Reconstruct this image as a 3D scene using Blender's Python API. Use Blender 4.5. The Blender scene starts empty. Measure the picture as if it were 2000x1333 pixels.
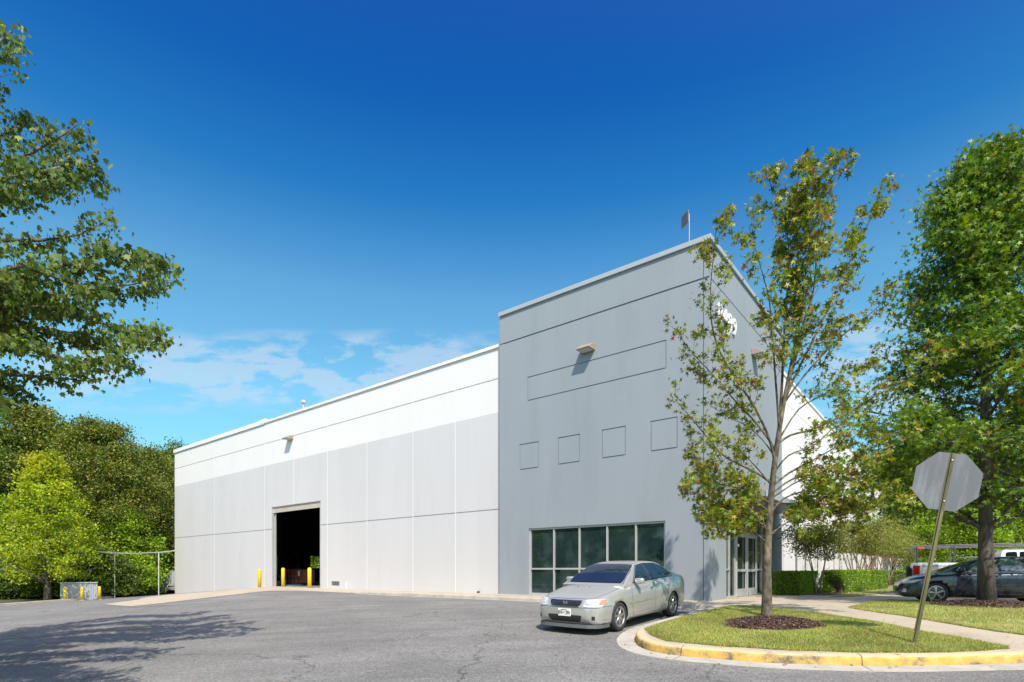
import bpy, bmesh, math, random
import numpy as np
from mathutils import Vector, Matrix, noise as mnoise
from mathutils.bvhtree import BVHTree
from mathutils.geometry import tessellate_polygon
PI = math.pi; R = math.radians
rng = np.random.default_rng(7); random.seed(7)
scene = bpy.context.scene
col = scene.collection
EYE = 1.30; F = 1090.0; HZ = 1114.0
SE = R(50); SAZ = R(10)
sd = Vector((math.sin(SAZ)*math.cos(SE), -math.cos(SAZ)*math.cos(SE), math.sin(SE)))
UX, UY = -0.78143, 0.62400          # along the long wall (to the left and away)
WX, WY = 0.62400, 0.78143           # along the entrance front (to the right and away)
CX, CY = 388/F*18.5, 18.5           # corner of the tower on plan

# ---------------------------------------------------------------- terrain
def sst(a, b, x):
    t = min(1, max(0, (x-a)/(b-a))); return t*t*(3-2*t)
def drop(X, Y):
    P = 1.318 - .0258*(X-2.35) - .0588*(Y-12.2)
    if X < 0: P -= .017*X
    P = min(P, 2.15)
    s = (X-CX)*UX + (Y-CY)*UY; yl = (X-CX)*WX + (Y-CY)*WY
    Fl = 1.155 - .105*sst(14, 22, s) + .056*max(0, min(s+max(0, -yl), 46)-28)
    k = .035
    return max(P, Fl) + k*math.exp(-abs(P-Fl)/k)*.5
def gz(X, Y, off=0.0): return EYE - drop(X, Y) + off
def gp(px, py, off=0.0):
    kx = (px-1000)/F; kz = (py-HZ)/F
    lo, hi = 3.0, 120.0
    Y = lo
    while Y < hi:
        if kz*Y >= drop(kx*Y, Y) - off: break
        Y += .1
    a, b = Y-.1, Y
    for _ in range(20):
        m = (a+b)/2
        if kz*m >= drop(kx*m, m)-off: b = m
        else: a = m
    return (kx*a, a)
def at(px, py, Y): return Vector(((px-1000)/F*Y, Y, EYE+(HZ-py)/F*Y))
def loc2w(x, y): return (CX - UX*x + WX*y, CY - UY*x + WY*y)

# ---------------------------------------------------------------- materials
def nt(m):
    m.use_nodes = True; t = m.node_tree; return t, t.nodes['Principled BSDF']
MATS = {}
def M(name, c1, c2=None, scale=4.0, rough=.8, bump=0, bscale=40, metal=0, coat=0, c3=None, s3=.5, amt3=.5, spec=.5, vec='Object', stretch=None):
    m = bpy.data.materials.new(name); t, p = nt(m); N = t.nodes; L = t.links
    p.inputs['Roughness'].default_value = rough; p.inputs['Metallic'].default_value = metal
    p.inputs['Coat Weight'].default_value = coat; p.inputs['Coat Roughness'].default_value = .05
    p.inputs['Specular IOR Level'].default_value = spec
    tc = N.new('ShaderNodeTexCoord'); out = tc.outputs[vec]
    if stretch:
        mp = N.new('ShaderNodeMapping'); mp.inputs['Scale'].default_value = stretch; L.new(out, mp.inputs[0]); out = mp.outputs[0]
    if c2 is None: p.inputs['Base Color'].default_value = (*c1, 1)
    else:
        nz = N.new('ShaderNodeTexNoise'); nz.inputs['Scale'].default_value = scale; nz.inputs['Detail'].default_value = 6; L.new(out, nz.inputs['Vector'])
        mr = N.new('ShaderNodeMapRange'); mr.inputs[1].default_value = .35; mr.inputs[2].default_value = .65; L.new(nz.outputs[0], mr.inputs[0])
        mx = N.new('ShaderNodeMix'); mx.data_type = 'RGBA'; mx.inputs[6].default_value = (*c1, 1); mx.inputs[7].default_value = (*c2, 1)
        L.new(mr.outputs[0], mx.inputs[0]); o = mx.outputs[2]
        if c3:
            n3 = N.new('ShaderNodeTexNoise'); n3.inputs['Scale'].default_value = s3; n3.inputs['Detail'].default_value = 8; n3.inputs['Roughness'].default_value = .6; L.new(out, n3.inputs['Vector'])
            m3 = N.new('ShaderNodeMapRange'); m3.inputs[1].default_value = .5; m3.inputs[2].default_value = .7; m3.inputs[4].default_value = amt3; L.new(n3.outputs[0], m3.inputs[0])
            x3 = N.new('ShaderNodeMix'); x3.data_type = 'RGBA'; x3.inputs[7].default_value = (*c3, 1); L.new(m3.outputs[0], x3.inputs[0]); L.new(o, x3.inputs[6]); o = x3.outputs[2]
        L.new(o, p.inputs['Base Color'])
    if bump:
        nb = N.new('ShaderNodeTexNoise'); nb.inputs['Scale'].default_value = bscale; nb.inputs['Detail'].default_value = 4; L.new(out, nb.inputs['Vector'])
        b = N.new('ShaderNodeBump'); b.inputs['Strength'].default_value = bump; b.inputs['Distance'].default_value = .02; L.new(nb.outputs[0], b.inputs['Height']); L.new(b.outputs[0], p.inputs['Normal'])
    MATS[name] = m; return m
def leafmat(name, cols, trans=.35, rough=.45, zcol=None):
    m = bpy.data.materials.new(name); t, p = nt(m); N = t.nodes; L = t.links
    g = N.new('ShaderNodeNewGeometry'); r = N.new('ShaderNodeValToRGB')
    e = r.color_ramp.elements; n = len(cols)
    for i, (pos, c) in enumerate(cols):
        el = e[i] if i < 2 else e.new(pos)
        el.position = pos; el.color = (*c, 1)
    L.new(g.outputs['Random Per Island'], r.inputs[0]); o = r.outputs[0]
    tc = N.new('ShaderNodeTexCoord')
    nz = N.new('ShaderNodeTexNoise'); nz.inputs['Scale'].default_value = .7; nz.inputs['Detail'].default_value = 2; L.new(tc.outputs['Object'], nz.inputs['Vector'])
    mr = N.new('ShaderNodeMapRange'); mr.inputs[1].default_value = .35; mr.inputs[2].default_value = .65
    L.new(nz.outputs[0], mr.inputs[0])
    if zcol:
        mx = N.new('ShaderNodeMix'); mx.data_type = 'RGBA'; mx.inputs[7].default_value = (*zcol[0], 1); L.new(o, mx.inputs[6])
        sx = N.new('ShaderNodeSeparateXYZ'); L.new(tc.outputs['Object'], sx.inputs[0])
        zr = N.new('ShaderNodeMapRange'); zr.inputs[1].default_value = zcol[1]; zr.inputs[2].default_value = zcol[2]; L.new(sx.outputs[2], zr.inputs[0])
        mu = N.new('ShaderNodeMath'); mu.operation = 'MULTIPLY'; L.new(zr.outputs[0], mu.inputs[0]); L.new(mr.outputs[0], mu.inputs[1]); L.new(mu.outputs[0], mx.inputs[0]); o = mx.outputs[2]
    hs = N.new('ShaderNodeHueSaturation'); mv = N.new('ShaderNodeMapRange'); mv.inputs[3].default_value = .8; mv.inputs[4].default_value = 1.2
    L.new(mr.outputs[0], mv.inputs[0]); L.new(mv.outputs[0], hs.inputs['Value']); L.new(o, hs.inputs['Color']); o = hs.outputs[0]
    L.new(o, p.inputs['Base Color']); p.inputs['Roughness'].default_value = rough; p.inputs['Specular IOR Level'].default_value = .35
    tr = N.new('ShaderNodeBsdfTranslucent'); hs2 = N.new('ShaderNodeHueSaturation'); hs2.inputs['Value'].default_value = 1.5; hs2.inputs['Saturation'].default_value = 1.1; hs2.inputs['Hue'].default_value = .49
    L.new(o, hs2.inputs['Color']); L.new(hs2.outputs[0], tr.inputs[0])
    ms = N.new('ShaderNodeMixShader'); ms.inputs[0].default_value = trans; L.new(p.outputs[0], ms.inputs[1]); L.new(tr.outputs[0], ms.inputs[2])
    L.new(ms.outputs[0], N['Material Output'].inputs[0]); MATS[name] = m; return m

WHITE = M('white_paint', (.72, .695, .665), (.70, .675, .645), .6, .7, .08, 60, stretch=(1, 1, .12), c3=(.60, .57, .53), s3=2.5, amt3=.15)
LGREY = M('light_grey_paint', (.565, .548, .54), (.54, .523, .515), .5, .75, .08, 60, stretch=(1, 1, .12), c3=(.48, .46, .45), s3=2.2, amt3=.22)
TGREY = M('slate_paint', (.272, .298, .318), (.256, .282, .302), .5, .7, .08, 60, stretch=(1, 1, .2), c3=(.21, .23, .245), s3=1.2, amt3=.35)
CAULK = M('caulk', (.70, .685, .665), rough=.6)
CAPW = M('cap_white', (.78, .78, .77), rough=.4)
CAPG = M('cap_grey', (.36, .385, .40), rough=.4)
ALU = M('aluminium', (.50, .51, .49), (.44, .45, .43), 3, .4, metal=.3)
ALUD = M('grey_metal', (.30, .32, .34), (.26, .28, .30), 3, .45, metal=.2)
DARK = M('dark', (.015, .015, .016), rough=.6)
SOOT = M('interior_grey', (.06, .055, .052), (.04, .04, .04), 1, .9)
GLASS = M('tinted_glass', (.010, .022, .022), (.016, .032, .032), 1.1, .025, spec=.8, c3=(.06, .085, .085), s3=1.3, amt3=.6)  # lighter bluish patches in the colour stand in for reflections
CONC = M('concrete', (.43, .36, .265), (.38, .32, .235), 2.0, .9, .25, 50, c3=(.28, .23, .17), s3=.7, amt3=.5)
CONCW = M('pale_concrete', (.44, .40, .34), (.36, .33, .28), 3.0, .9, .3, 50, c3=(.2, .18, .15), s3=1.6, amt3=.5)
YEL = M('yellow_bollard', (.80, .60, .015), (.74, .55, .02), 4, .45)
BARK = M('grey_bark', (.165, .14, .09), (.045, .038, .026), 11, .9, .9, 26, stretch=(1, 1, .5), c3=(.36, .32, .22), s3=7, amt3=.6)
BARKD = M('dark_bark', (.11, .09, .07), (.05, .042, .034), 12, .95, .8, 30, stretch=(1, 1, .25))
BARKT = M('tan_bark', (.40, .30, .19), (.28, .2, .13), 6, .7, .3, 20, stretch=(1, 1, .3))
MULCH = M('mulch', (.085, .05, .035), (.045, .027, .02), 25, .95, 1, 60)
CHIP = M('bark_chip', (.11, .065, .045), (.16, .10, .075), 30, .9)
DIRT = M('soil', (.10, .085, .05), (.07, .08, .03), .8, .95, .5, 20, c3=(.05, .07, .02), s3=.3)

def asphalt():
    m = bpy.data.materials.new('asphalt'); t, p = nt(m); N = t.nodes; L = t.links
    tc = N.new('ShaderNodeTexCoord'); O = tc.outputs['Object']
    v = N.new('ShaderNodeTexVoronoi'); v.inputs['Scale'].default_value = 55; L.new(O, v.inputs['Vector'])
    n1 = N.new('ShaderNodeTexNoise'); n1.inputs['Scale'].default_value = 30; n1.inputs['Detail'].default_value = 8; n1.inputs['Roughness'].default_value = .75; L.new(O, n1.inputs['Vector'])
    n2 = N.new('ShaderNodeTexNoise'); n2.inputs['Scale'].default_value = .35; n2.inputs['Detail'].default_value = 7; n2.inputs['Roughness'].default_value = .6; L.new(O, n2.inputs['Vector'])
    mp = N.new('ShaderNodeMapping'); mp.inputs['Rotation'].default_value = (0, 0, R(-38)); mp.inputs['Scale'].default_value = (.25, 1.6, 1); L.new(O, mp.inputs[0])
    n3 = N.new('ShaderNodeTexNoise'); n3.inputs['Scale'].default_value = 1.2; n3.inputs['Detail'].default_value = 6; L.new(mp.outputs[0], n3.inputs['Vector'])
    def mr(o, a, b, c, d):
        x = N.new('ShaderNodeMapRange'); x.inputs[1].default_value = a; x.inputs[2].default_value = b; x.inputs[3].default_value = c; x.inputs[4].default_value = d; L.new(o, x.inputs[0]); return x.outputs[0]
    def mul(a, b):
        x = N.new('ShaderNodeMath'); x.operation = 'MULTIPLY'; L.new(a, x.inputs[0]); L.new(b, x.inputs[1]); return x.outputs[0]
    sep = N.new('ShaderNodeSeparateColor'); L.new(v.outputs['Color'], sep.inputs[0])
    n4 = N.new('ShaderNodeTexNoise'); n4.inputs['Scale'].default_value = 9; n4.inputs['Detail'].default_value = 5; n4.inputs['Roughness'].default_value = .7; L.new(O, n4.inputs['Vector'])
    val = mul(mul(mul(mul(mr(sep.outputs[0], 0, 1, .68, 1.38), mr(n1.outputs[0], .3, .7, .7, 1.3)), mr(n4.outputs[0], .35, .65, .88, 1.12)), mr(n2.outputs[0], .35, .65, .84, 1.10)), mr(n3.outputs[0], .35, .65, .88, 1.09))
    # hairline cracks
    no = N.new('ShaderNodeTexNoise'); no.inputs['Scale'].default_value = .9; no.inputs['Detail'].default_value = 3; L.new(O, no.inputs['Vector'])
    val = mul(val, mr(no.outputs[0], .66, .74, 1, .72))
    nd = N.new('ShaderNodeTexNoise'); nd.inputs['Scale'].default_value = 1.5; nd.inputs['Detail'].default_value = 4; L.new(O, nd.inputs['Vector'])
    vm = N.new('ShaderNodeVectorMath'); vm.operation = 'ADD'; L.new(O, vm.inputs[0]); L.new(nd.outputs['Color'], vm.inputs[1])
    vc = N.new('ShaderNodeTexVoronoi'); vc.feature = 'DISTANCE_TO_EDGE'; vc.inputs['Scale'].default_value = .22; L.new(vm.outputs[0], vc.inputs['Vector'])
    cr = mr(vc.outputs['Distance'], 0, .006, .5, 1)
    val = mul(val, cr)
    cm = N.new('ShaderNodeVectorMath'); cm.operation = 'SCALE'; cm.inputs[0].default_value = (.182, .175, .163); L.new(val, cm.inputs['Scale'])
    L.new(cm.outputs[0], p.inputs['Base Color']); p.inputs['Roughness'].default_value = .92; p.inputs['Specular IOR Level'].default_value = .3
    b = N.new('ShaderNodeBump'); b.inputs['Strength'].default_value = .5; b.inputs['Distance'].default_value = .012; L.new(v.outputs['Distance'], b.inputs['Height']); L.new(b.outputs[0], p.inputs['Normal'])
    return m
ASPH = asphalt()

def yellowkerb():
    m = bpy.data.materials.new('worn_yellow'); t, p = nt(m); N = t.nodes; L = t.links
    tc = N.new('ShaderNodeTexCoord'); O = tc.outputs['Object']
    n = N.new('ShaderNodeTexNoise'); n.inputs['Scale'].default_value = 3.0; n.inputs['Detail'].default_value = 9; n.inputs['Roughness'].default_value = .7; L.new(O, n.inputs['Vector'])
    r = N.new('ShaderNodeValToRGB'); e = r.color_ramp.elements
    e[0].position = .38; e[0].color = (.13, .10, .06, 1); e[1].position = .47; e[1].color = (.36, .26, .11, 1)
    a = e.new(.53); a.color = (.55, .335, .06, 1); a = e.new(.68); a.color = (.58, .43, .17, 1)
    L.new(n.outputs[0], r.inputs[0])
    # the top face is mostly worn back to concrete
    g = N.new('ShaderNodeNewGeometry'); s = N.new('ShaderNodeSeparateXYZ'); L.new(g.outputs['True Normal'], s.inputs[0])
    n2 = N.new('ShaderNodeTexNoise'); n2.inputs['Scale'].default_value = 5; n2.inputs['Detail'].default_value = 6; L.new(O, n2.inputs['Vector'])
    mm = N.new('ShaderNodeMath'); mm.operation = 'MULTIPLY'; L.new(s.outputs[2], mm.inputs[0]); L.new(n2.outputs[0], mm.inputs[1])
    mr = N.new('ShaderNodeMapRange'); mr.inputs[1].default_value = .28; mr.inputs[2].default_value = .42; L.new(mm.outputs[0], mr.inputs[0])
    x = N.new('ShaderNodeMix'); x.data_type = 'RGBA'; x.inputs[7].default_value = (.50, .40, .24, 1); L.new(mr.outputs[0], x.inputs[0]); L.new(r.outputs[0], x.inputs[6])
    L.new(x.outputs[2], p.inputs['Base Color']); p.inputs['Roughness'].default_value = .85
    b = N.new('ShaderNodeBump'); b.inputs['Strength'].default_value = .5; b.inputs['Distance'].default_value = .02; L.new(n.outputs[0], b.inputs['Height']); L.new(b.outputs[0], p.inputs['Normal'])
    return m
YKERB = yellowkerb()

# ---------------------------------------------------------------- object helpers
def link(name, mesh, parent=None, mats=None):
    o = bpy.data.objects.new(name, mesh); col.objects.link(o)
    if parent: o.parent = parent
    if mats is not None and mesh is not None:
        for m in (mats if isinstance(mats, (list, tuple)) else [mats]): mesh.materials.append(m)
    return o
def thing(name, label, cat, loc=(0, 0, 0), rz=0, group=None):
    o = bpy.data.objects.new(name, None); col.objects.link(o); o.location = loc; o.rotation_euler = (0, 0, rz)
    tag(o, label, cat, group); return o
def tag(o, label=None, cat=None, group=None, kind=None):
    if label: o['label'] = label
    if cat: o['category'] = cat
    if group: o['group'] = group
    if kind: o['kind'] = kind
    return o
def obj(name, bm, mat, parent=None, smooth=False, label=None):
    me = bpy.data.meshes.new(name); bm.to_mesh(me); bm.free()
    if smooth: me.shade_smooth()
    o = link(name, me, parent, mat)
    if label: o['label'] = label
    return o
def npmesh(name, V, faces_per, nper, mats, parent=None):
    """V (n*k,3) islands of k verts each forming one polygon"""
    me = bpy.data.meshes.new(name); n = len(V)//nper
    me.vertices.add(len(V)); me.vertices.foreach_set('co', np.asarray(V, dtype=np.float32).ravel())
    me.loops.add(n*nper); me.loops.foreach_set('vertex_index', np.arange(n*nper, dtype=np.int32))
    me.polygons.add(n); me.polygons.foreach_set('loop_start', np.arange(n, dtype=np.int32)*nper)
    me.polygons.foreach_set('loop_total', np.full(n, nper, dtype=np.int32))
    me.update(calc_edges=True); me.validate()
    return link(name, me, parent, mats)
def box(bm, x0, y0, z0, x1, y1, z1, bevel=0, mi=0):
    vs = [bm.verts.new(p) for p in ((x0,y0,z0),(x1,y0,z0),(x1,y1,z0),(x0,y1,z0),(x0,y0,z1),(x1,y0,z1),(x1,y1,z1),(x0,y1,z1))]
    fs = [bm.faces.new([vs[i] for i in q]) for q in ((0,3,2,1),(4,5,6,7),(0,1,5,4),(1,2,6,5),(2,3,7,6),(3,0,4,7))]
    for f in fs: f.material_index = mi
    if bevel:
        es = set(e for f in fs for e in f.edges)
        bmesh.ops.bevel(bm, geom=list(es), offset=bevel, segments=2, affect='EDGES', profile=.5)
def prism(bm, pts, a, b, axis='y'):
    """extrude 2D outline pts (p,q) from a to b along axis"""
    def mk(p, q, t): return {'y': (p, t, q), 'x': (t, p, q), 'z': (p, q, t)}[axis]
    A = [bm.verts.new(mk(p, q, a)) for p, q in pts]; B = [bm.verts.new(mk(p, q, b)) for p, q in pts]
    bm.faces.new(A); bm.faces.new(B[::-1]); n = len(pts)
    for i in range(n): bm.faces.new((A[i], B[i], B[(i+1) % n], A[(i+1) % n]))
def fixn(bm): bmesh.ops.recalc_face_normals(bm, faces=bm.faces)
def tube(bm, pts, rad, seg=8, cap=True):
    pts = [Vector(p) for p in pts]; n = len(pts)
    if not hasattr(rad, '__len__'): rad = [rad]*n
    up = Vector((0, 0, 1)); rings = []; prev = None
    for i, p in enumerate(pts):
        d = (pts[min(i+1, n-1)]-pts[max(i-1, 0)]).normalized()
        a = prev if prev is not None else (up if abs(d.z) < .95 else Vector((1, 0, 0)))
        s = d.cross(a)
        if s.length < 1e-4: s = d.cross(Vector((0, 1, .3)))
        s.normalize(); t = s.cross(d).normalized(); prev = t
        rings.append([bm.verts.new(p+(s*math.cos(2*PI*k/seg)+t*math.sin(2*PI*k/seg))*rad[i]) for k in range(seg)])
    for i in range(n-1):
        for k in range(seg):
            bm.faces.new((rings[i][k], rings[i+1][k], rings[i+1][(k+1) % seg], rings[i][(k+1) % seg]))
    if cap: bm.faces.new(rings[0]); bm.faces.new(rings[-1][::-1])
def lathe(bm, prof, seg=24, axis='z', c=(0, 0, 0)):
    """prof: (r, h) pairs"""
    rings = []
    for r, h in prof:
        ring = []
        for k in range(seg):
            a = 2*PI*k/seg; p = (r*math.cos(a), r*math.sin(a), h)
            if axis == 'y': p = (p[0], p[2], p[1])
            ring.append(bm.verts.new((p[0]+c[0], p[1]+c[1], p[2]+c[2])))
        rings.append(ring)
    for i in range(len(rings)-1):
        for k in range(seg): bm.faces.new((rings[i][k], rings[i][(k+1) % seg], rings[i+1][(k+1) % seg], rings[i+1][k]))
    if prof[0][0] > 1e-4: bm.faces.new(rings[0][::-1])
    if prof[-1][0] > 1e-4: bm.faces.new(rings[-1])
    fixn(bm)
def textmesh(name, body, size, mat, parent, loc, rot, ext=.002, shear=0, bold=0, sx=1):
    c = bpy.data.curves.new(name, 'FONT'); c.body = body; c.size = size; c.extrude = ext; c.align_x = 'CENTER'; c.align_y = 'CENTER'; c.shear = shear; c.offset = bold
    o = bpy.data.objects.new(name, c); col.objects.link(o)
    dg = bpy.context.evaluated_depsgraph_get(); me = bpy.data.meshes.new_from_object(o.evaluated_get(dg))
    bpy.data.objects.remove(o); q = link(name, me, parent, mat); q.location = loc; q.rotation_euler = rot; q.scale = (sx, 1, 1); return q

# ---------------------------------------------------------------- setting
def sheet(name, poly, mat, off, step=.5, kind='structure', zf=None):
    bm = bmesh.new(); vs = [bm.verts.new((x, y, 0)) for x, y in poly]
    for tri in tessellate_polygon([[Vector((x, y, 0)) for x, y in poly]]):
        try: bm.faces.new([vs[i] for i in tri])
        except ValueError: pass
    xs = [p[0] for p in poly]; ys = [p[1] for p in poly]
    for ax, a, b in ((0, min(xs), max(xs)), (1, min(ys), max(ys))):
        t = math.ceil(a/step)*step
        while t < b:
            co = (t, 0, 0) if ax == 0 else (0, t, 0); no = (1, 0, 0) if ax == 0 else (0, 1, 0)
            bmesh.ops.bisect_plane(bm, geom=bm.verts[:]+bm.edges[:]+bm.faces[:], plane_co=co, plane_no=no, dist=1e-5); t += step
    for v in bm.verts: v.co.z = gz(v.co.x, v.co.y, off) + (zf(v.co.x, v.co.y) if zf else 0)
    fixn(bm)
    for f in bm.faces:
        if f.normal.z < 0: f.normal_flip()
    o = obj(name, bm, mat, smooth=True)
    return tag(o, kind=kind)
def resample(P, d):
    P = [Vector((*p[:2], 0)) for p in P]
    # catmull smoothing
    Q = []
    for i in range(len(P)-1):
        p0, p1, p2, p3 = P[max(i-1, 0)], P[i], P[i+1], P[min(i+2, len(P)-1)]
        n = max(1, int((p2-p1).length/d))
        for k in range(n):
            t = k/n
            Q.append(.5*((2*p1)+(-p0+p2)*t+(2*p0-5*p1+4*p2-p3)*t*t+(-p0+3*p1-3*p2+p3)*t**3))
    Q.append(P[-1]); return Q
def offs(Q, d):
    out = []
    for i, q in enumerate(Q):
        t = (Q[min(i+1, len(Q)-1)]-Q[max(i-1, 0)]).normalized(); nrm = Vector((t.y, -t.x, 0)); out.append(q+nrm*d)
    return out
def sweep(name, Q, prof, mat, hf=None, notch=None):
    bm = bmesh.new(); rows = []
    for i, q in enumerate(Q):
        t = (Q[min(i+1, len(Q)-1)]-Q[max(i-1, 0)]).normalized(); nrm = Vector((t.y, -t.x, 0)); row = []
        h = hf(q) if hf else 1
        for d, z in prof:
            p = q+nrm*d; row.append(bm.verts.new((p.x, p.y, gz(p.x, p.y)+z*(h if z > 0 else 1))))
        rows.append(row)
    for i in range(len(rows)-1):
        for j in range(len(prof)-1): bm.faces.new((rows[i][j], rows[i][j+1], rows[i+1][j+1], rows[i+1][j]))
    fixn(bm)
    if sum(f.normal.z for f in bm.faces) < 0: bmesh.ops.reverse_faces(bm, faces=bm.faces)
    return tag(obj(name, bm, mat), kind='structure')

# great ground sheet
bm = bmesh.new(); xs = sorted(set([-700, -300, -150, -100]+list(range(-70, 71, 2))+[100, 150, 300, 700])); ys = sorted(set([-400, -150, -80]+list(range(-40, 100, 2))+[130, 200, 400, 900]))
G = [[bm.verts.new((x, y, gz(x, y) - .06)) for x in xs] for y in ys]
for j in range(len(ys)-1):
    for i in range(len(xs)-1): bm.faces.new((G[j][i], G[j][i+1], G[j+1][i+1], G[j+1][i]))
tag(obj('ground', bm, DIRT, smooth=True), kind='structure')
leftedge = [gp(*p) for p in ((-500, 1222), (0, 1184), (100, 1176.5), (190, 1170), (221, 1167.5), (300, 1163))]
asp = leftedge + [loc2w(-46, 3), loc2w(-44, 8), loc2w(0, 8), (26, 38), (70, 38), (70, -30), (-60, -30), (-60, leftedge[0][1])]
sheet('parking_lot', asp, ASPH, 0.0, .7)

# kerb line: along the building, round the inner corner, round the island nose, off to the right
KB = [loc2w(-s, -2.1) for s in (21.5, 18, 14, 10, 6, 3.5, 2, 1, .2)] + [(5.66, 16.42), (5.80, 16.15), (5.62, 15.72)]
KB += [gp(*p) for p in ((1362, 1203), (1330, 1211), (1290, 1222), (1262, 1231), (1247, 1240), (1240.5, 1250), (1247, 1262), (1262, 1269), (1280, 1274), (1330, 1281.7), (1395, 1287), (1460, 1292.5), (1541, 1297), (1700, 1301), (1800, 1300.5), (1950, 1297.5), (2000, 1296), (2200, 1292))]
KL = resample(KB, .12)
# nrm = (t.y,-t.x): travelling right along the wall this is the side facing the lot, so inner side is negative
ie = min(range(len(KL)), key=lambda i: (KL[i]-Vector((*gp(1241, 1247), 0))).length)
i0 = min(range(len(KL)), key=lambda i: (KL[i]-Vector((*loc2w(-.5, -2.1), 0))).length)
PR = [(0, -.03), (-.012, .10), (-.022, .128), (-.045, .143), (-.10, .15), (-.175, .15), (-.178, .0)]
sweep('kerb', KL[:ie+1], PR, CONCW, hf=lambda q: .95*(1-.90*sst(12.5, 20.5, (q.x-CX)*UX+(q.y-CY)*UY)))
sweep('painted_kerb', KL[ie:], PR, YKERB)
jb = [(.355, .0085), (.01, .0065)]+[(p[0]+(.003 if i < 4 else 0), p[1]+.003) for i, p in enumerate(PR)]
for kk in (i0+10, ie-8, ie+14, ie+34, ie+58, ie+82):
    if kk >= len(KL)-2: break
    q = KL[kk]; tt = (KL[kk+1]-KL[kk-1]).normalized()
    sweep('kerb_joint', [q-tt*.005, q+tt*.005], jb, DARK)
sweep('gutter', KL[i0+4:], [(.36, .0), (.358, .007), (.01, .004)], CONCW)
sweep('gutter_strip', KL[:i0+4], [(.12, 0), (.118, .007), (.01, .004)], CONCW)
KIN = offs(KL, -.15)
side = [(p.x, p.y) for p in KIN[::3]]
walk = [loc2w(-21.5, .15)] + side + [(40, 7.5), (60, 14), (60, 36), loc2w(-.1, 60), loc2w(-.1, .15)]
sheet('sidewalk', walk, CONC, .134, .5, zf=lambda x, y: -.122*sst(12.5, 20.5, (x-CX)*UX+(y-CY)*UY))
apron = [gp(*p) for p in ((200, 1181), (270, 1172), (341.6, 1161.5), (420, 1155.5))] + [loc2w(-31, .12), loc2w(-21.2, .12)] + [gp(*p) for p in ((720, 1161), (640, 1157), (580, 1154.3), (531, 1154.7), (470, 1161), (400, 1169), (320, 1178.5), (255, 1185.5))]
sheet('apron', apron, CONC, .012, .6)
LK = resample([Vector((*p, 0)) for p in leftedge[:5]], .5)
sweep('edge_kerb', LK, [(.0, -.03), (-.02, .1), (-.15, .12), (-.5, .1), (-.52, -.1)], CONCW)
sweep('edge_kerb_front', LK, [(.1, -.03), (.1, .008), (.0, .008)], CONCW)

# grass areas
g1f = [gp(x, y, .14) for x, y in ((1262, 1230), (1278, 1243.5), (1307, 1252.5), (1395, 1261), (1541, 1270), (1700, 1274.5), (1850, 1274), (1972, 1267))]
g1b = [gp(x, y, .14) for x, y in ((1887, 1250), (1800, 1235), (1712, 1217.5), (1600, 1200), (1510, 1189.5), (1470, 1186), (1427, 1185.5), (1404, 1191), (1372, 1199), (1330, 1209), (1285, 1221))]
grass1 = g1f+g1b
grass2 = [gp(x, y, .14) for x, y in ((1660, 1187.5), (1705, 1176), (1740, 1173), (1785, 1176), (1850, 1177), (2000, 1178), (2250, 1180), (2250, 1290), (2000, 1240), (1950, 1234), (1870, 1221), (1800, 1209), (1720, 1197))]
grass3 = [gp(x, y, .14) for x, y in ((1618, 1166.5), (1665, 1155), (1735, 1146), (1765, 1139), (1900, 1138), (1900, 1146), (1772, 1157), (1740, 1158), (1700, 1162), (1655, 1166.5))]
TURF = M('turf', (.20, .23, .05), (.32, .28, .10), 2.2, .95, .8, 45, c3=(.12, .16, .03), s3=1.2, amt3=.7)
BED = M('bed_soil', (.085, .055, .035), (.13, .09, .06), 14, .95, 1, 40)
def crownf(cx, cy, r, h): return lambda x, y: h*max(0, 1-((x-cx)**2+(y-cy)**2)/r**2)
for nm, g in (('lawn', grass1), ('lawn', grass2), ('lawn', grass3)): sheet(nm, g, TURF, .148, .25)
bed = [loc2w(.1, 7.0), loc2w(2.2, 6.9), gp(1575, 1164, .14), gp(1625, 1163, .14), gp(1660, 1157, .14), gp(1735, 1147, .14), loc2w(6, 26), loc2w(4, 60), loc2w(.1, 60)]
sheet('planting_bed', bed, BED, .156, .6)

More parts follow.
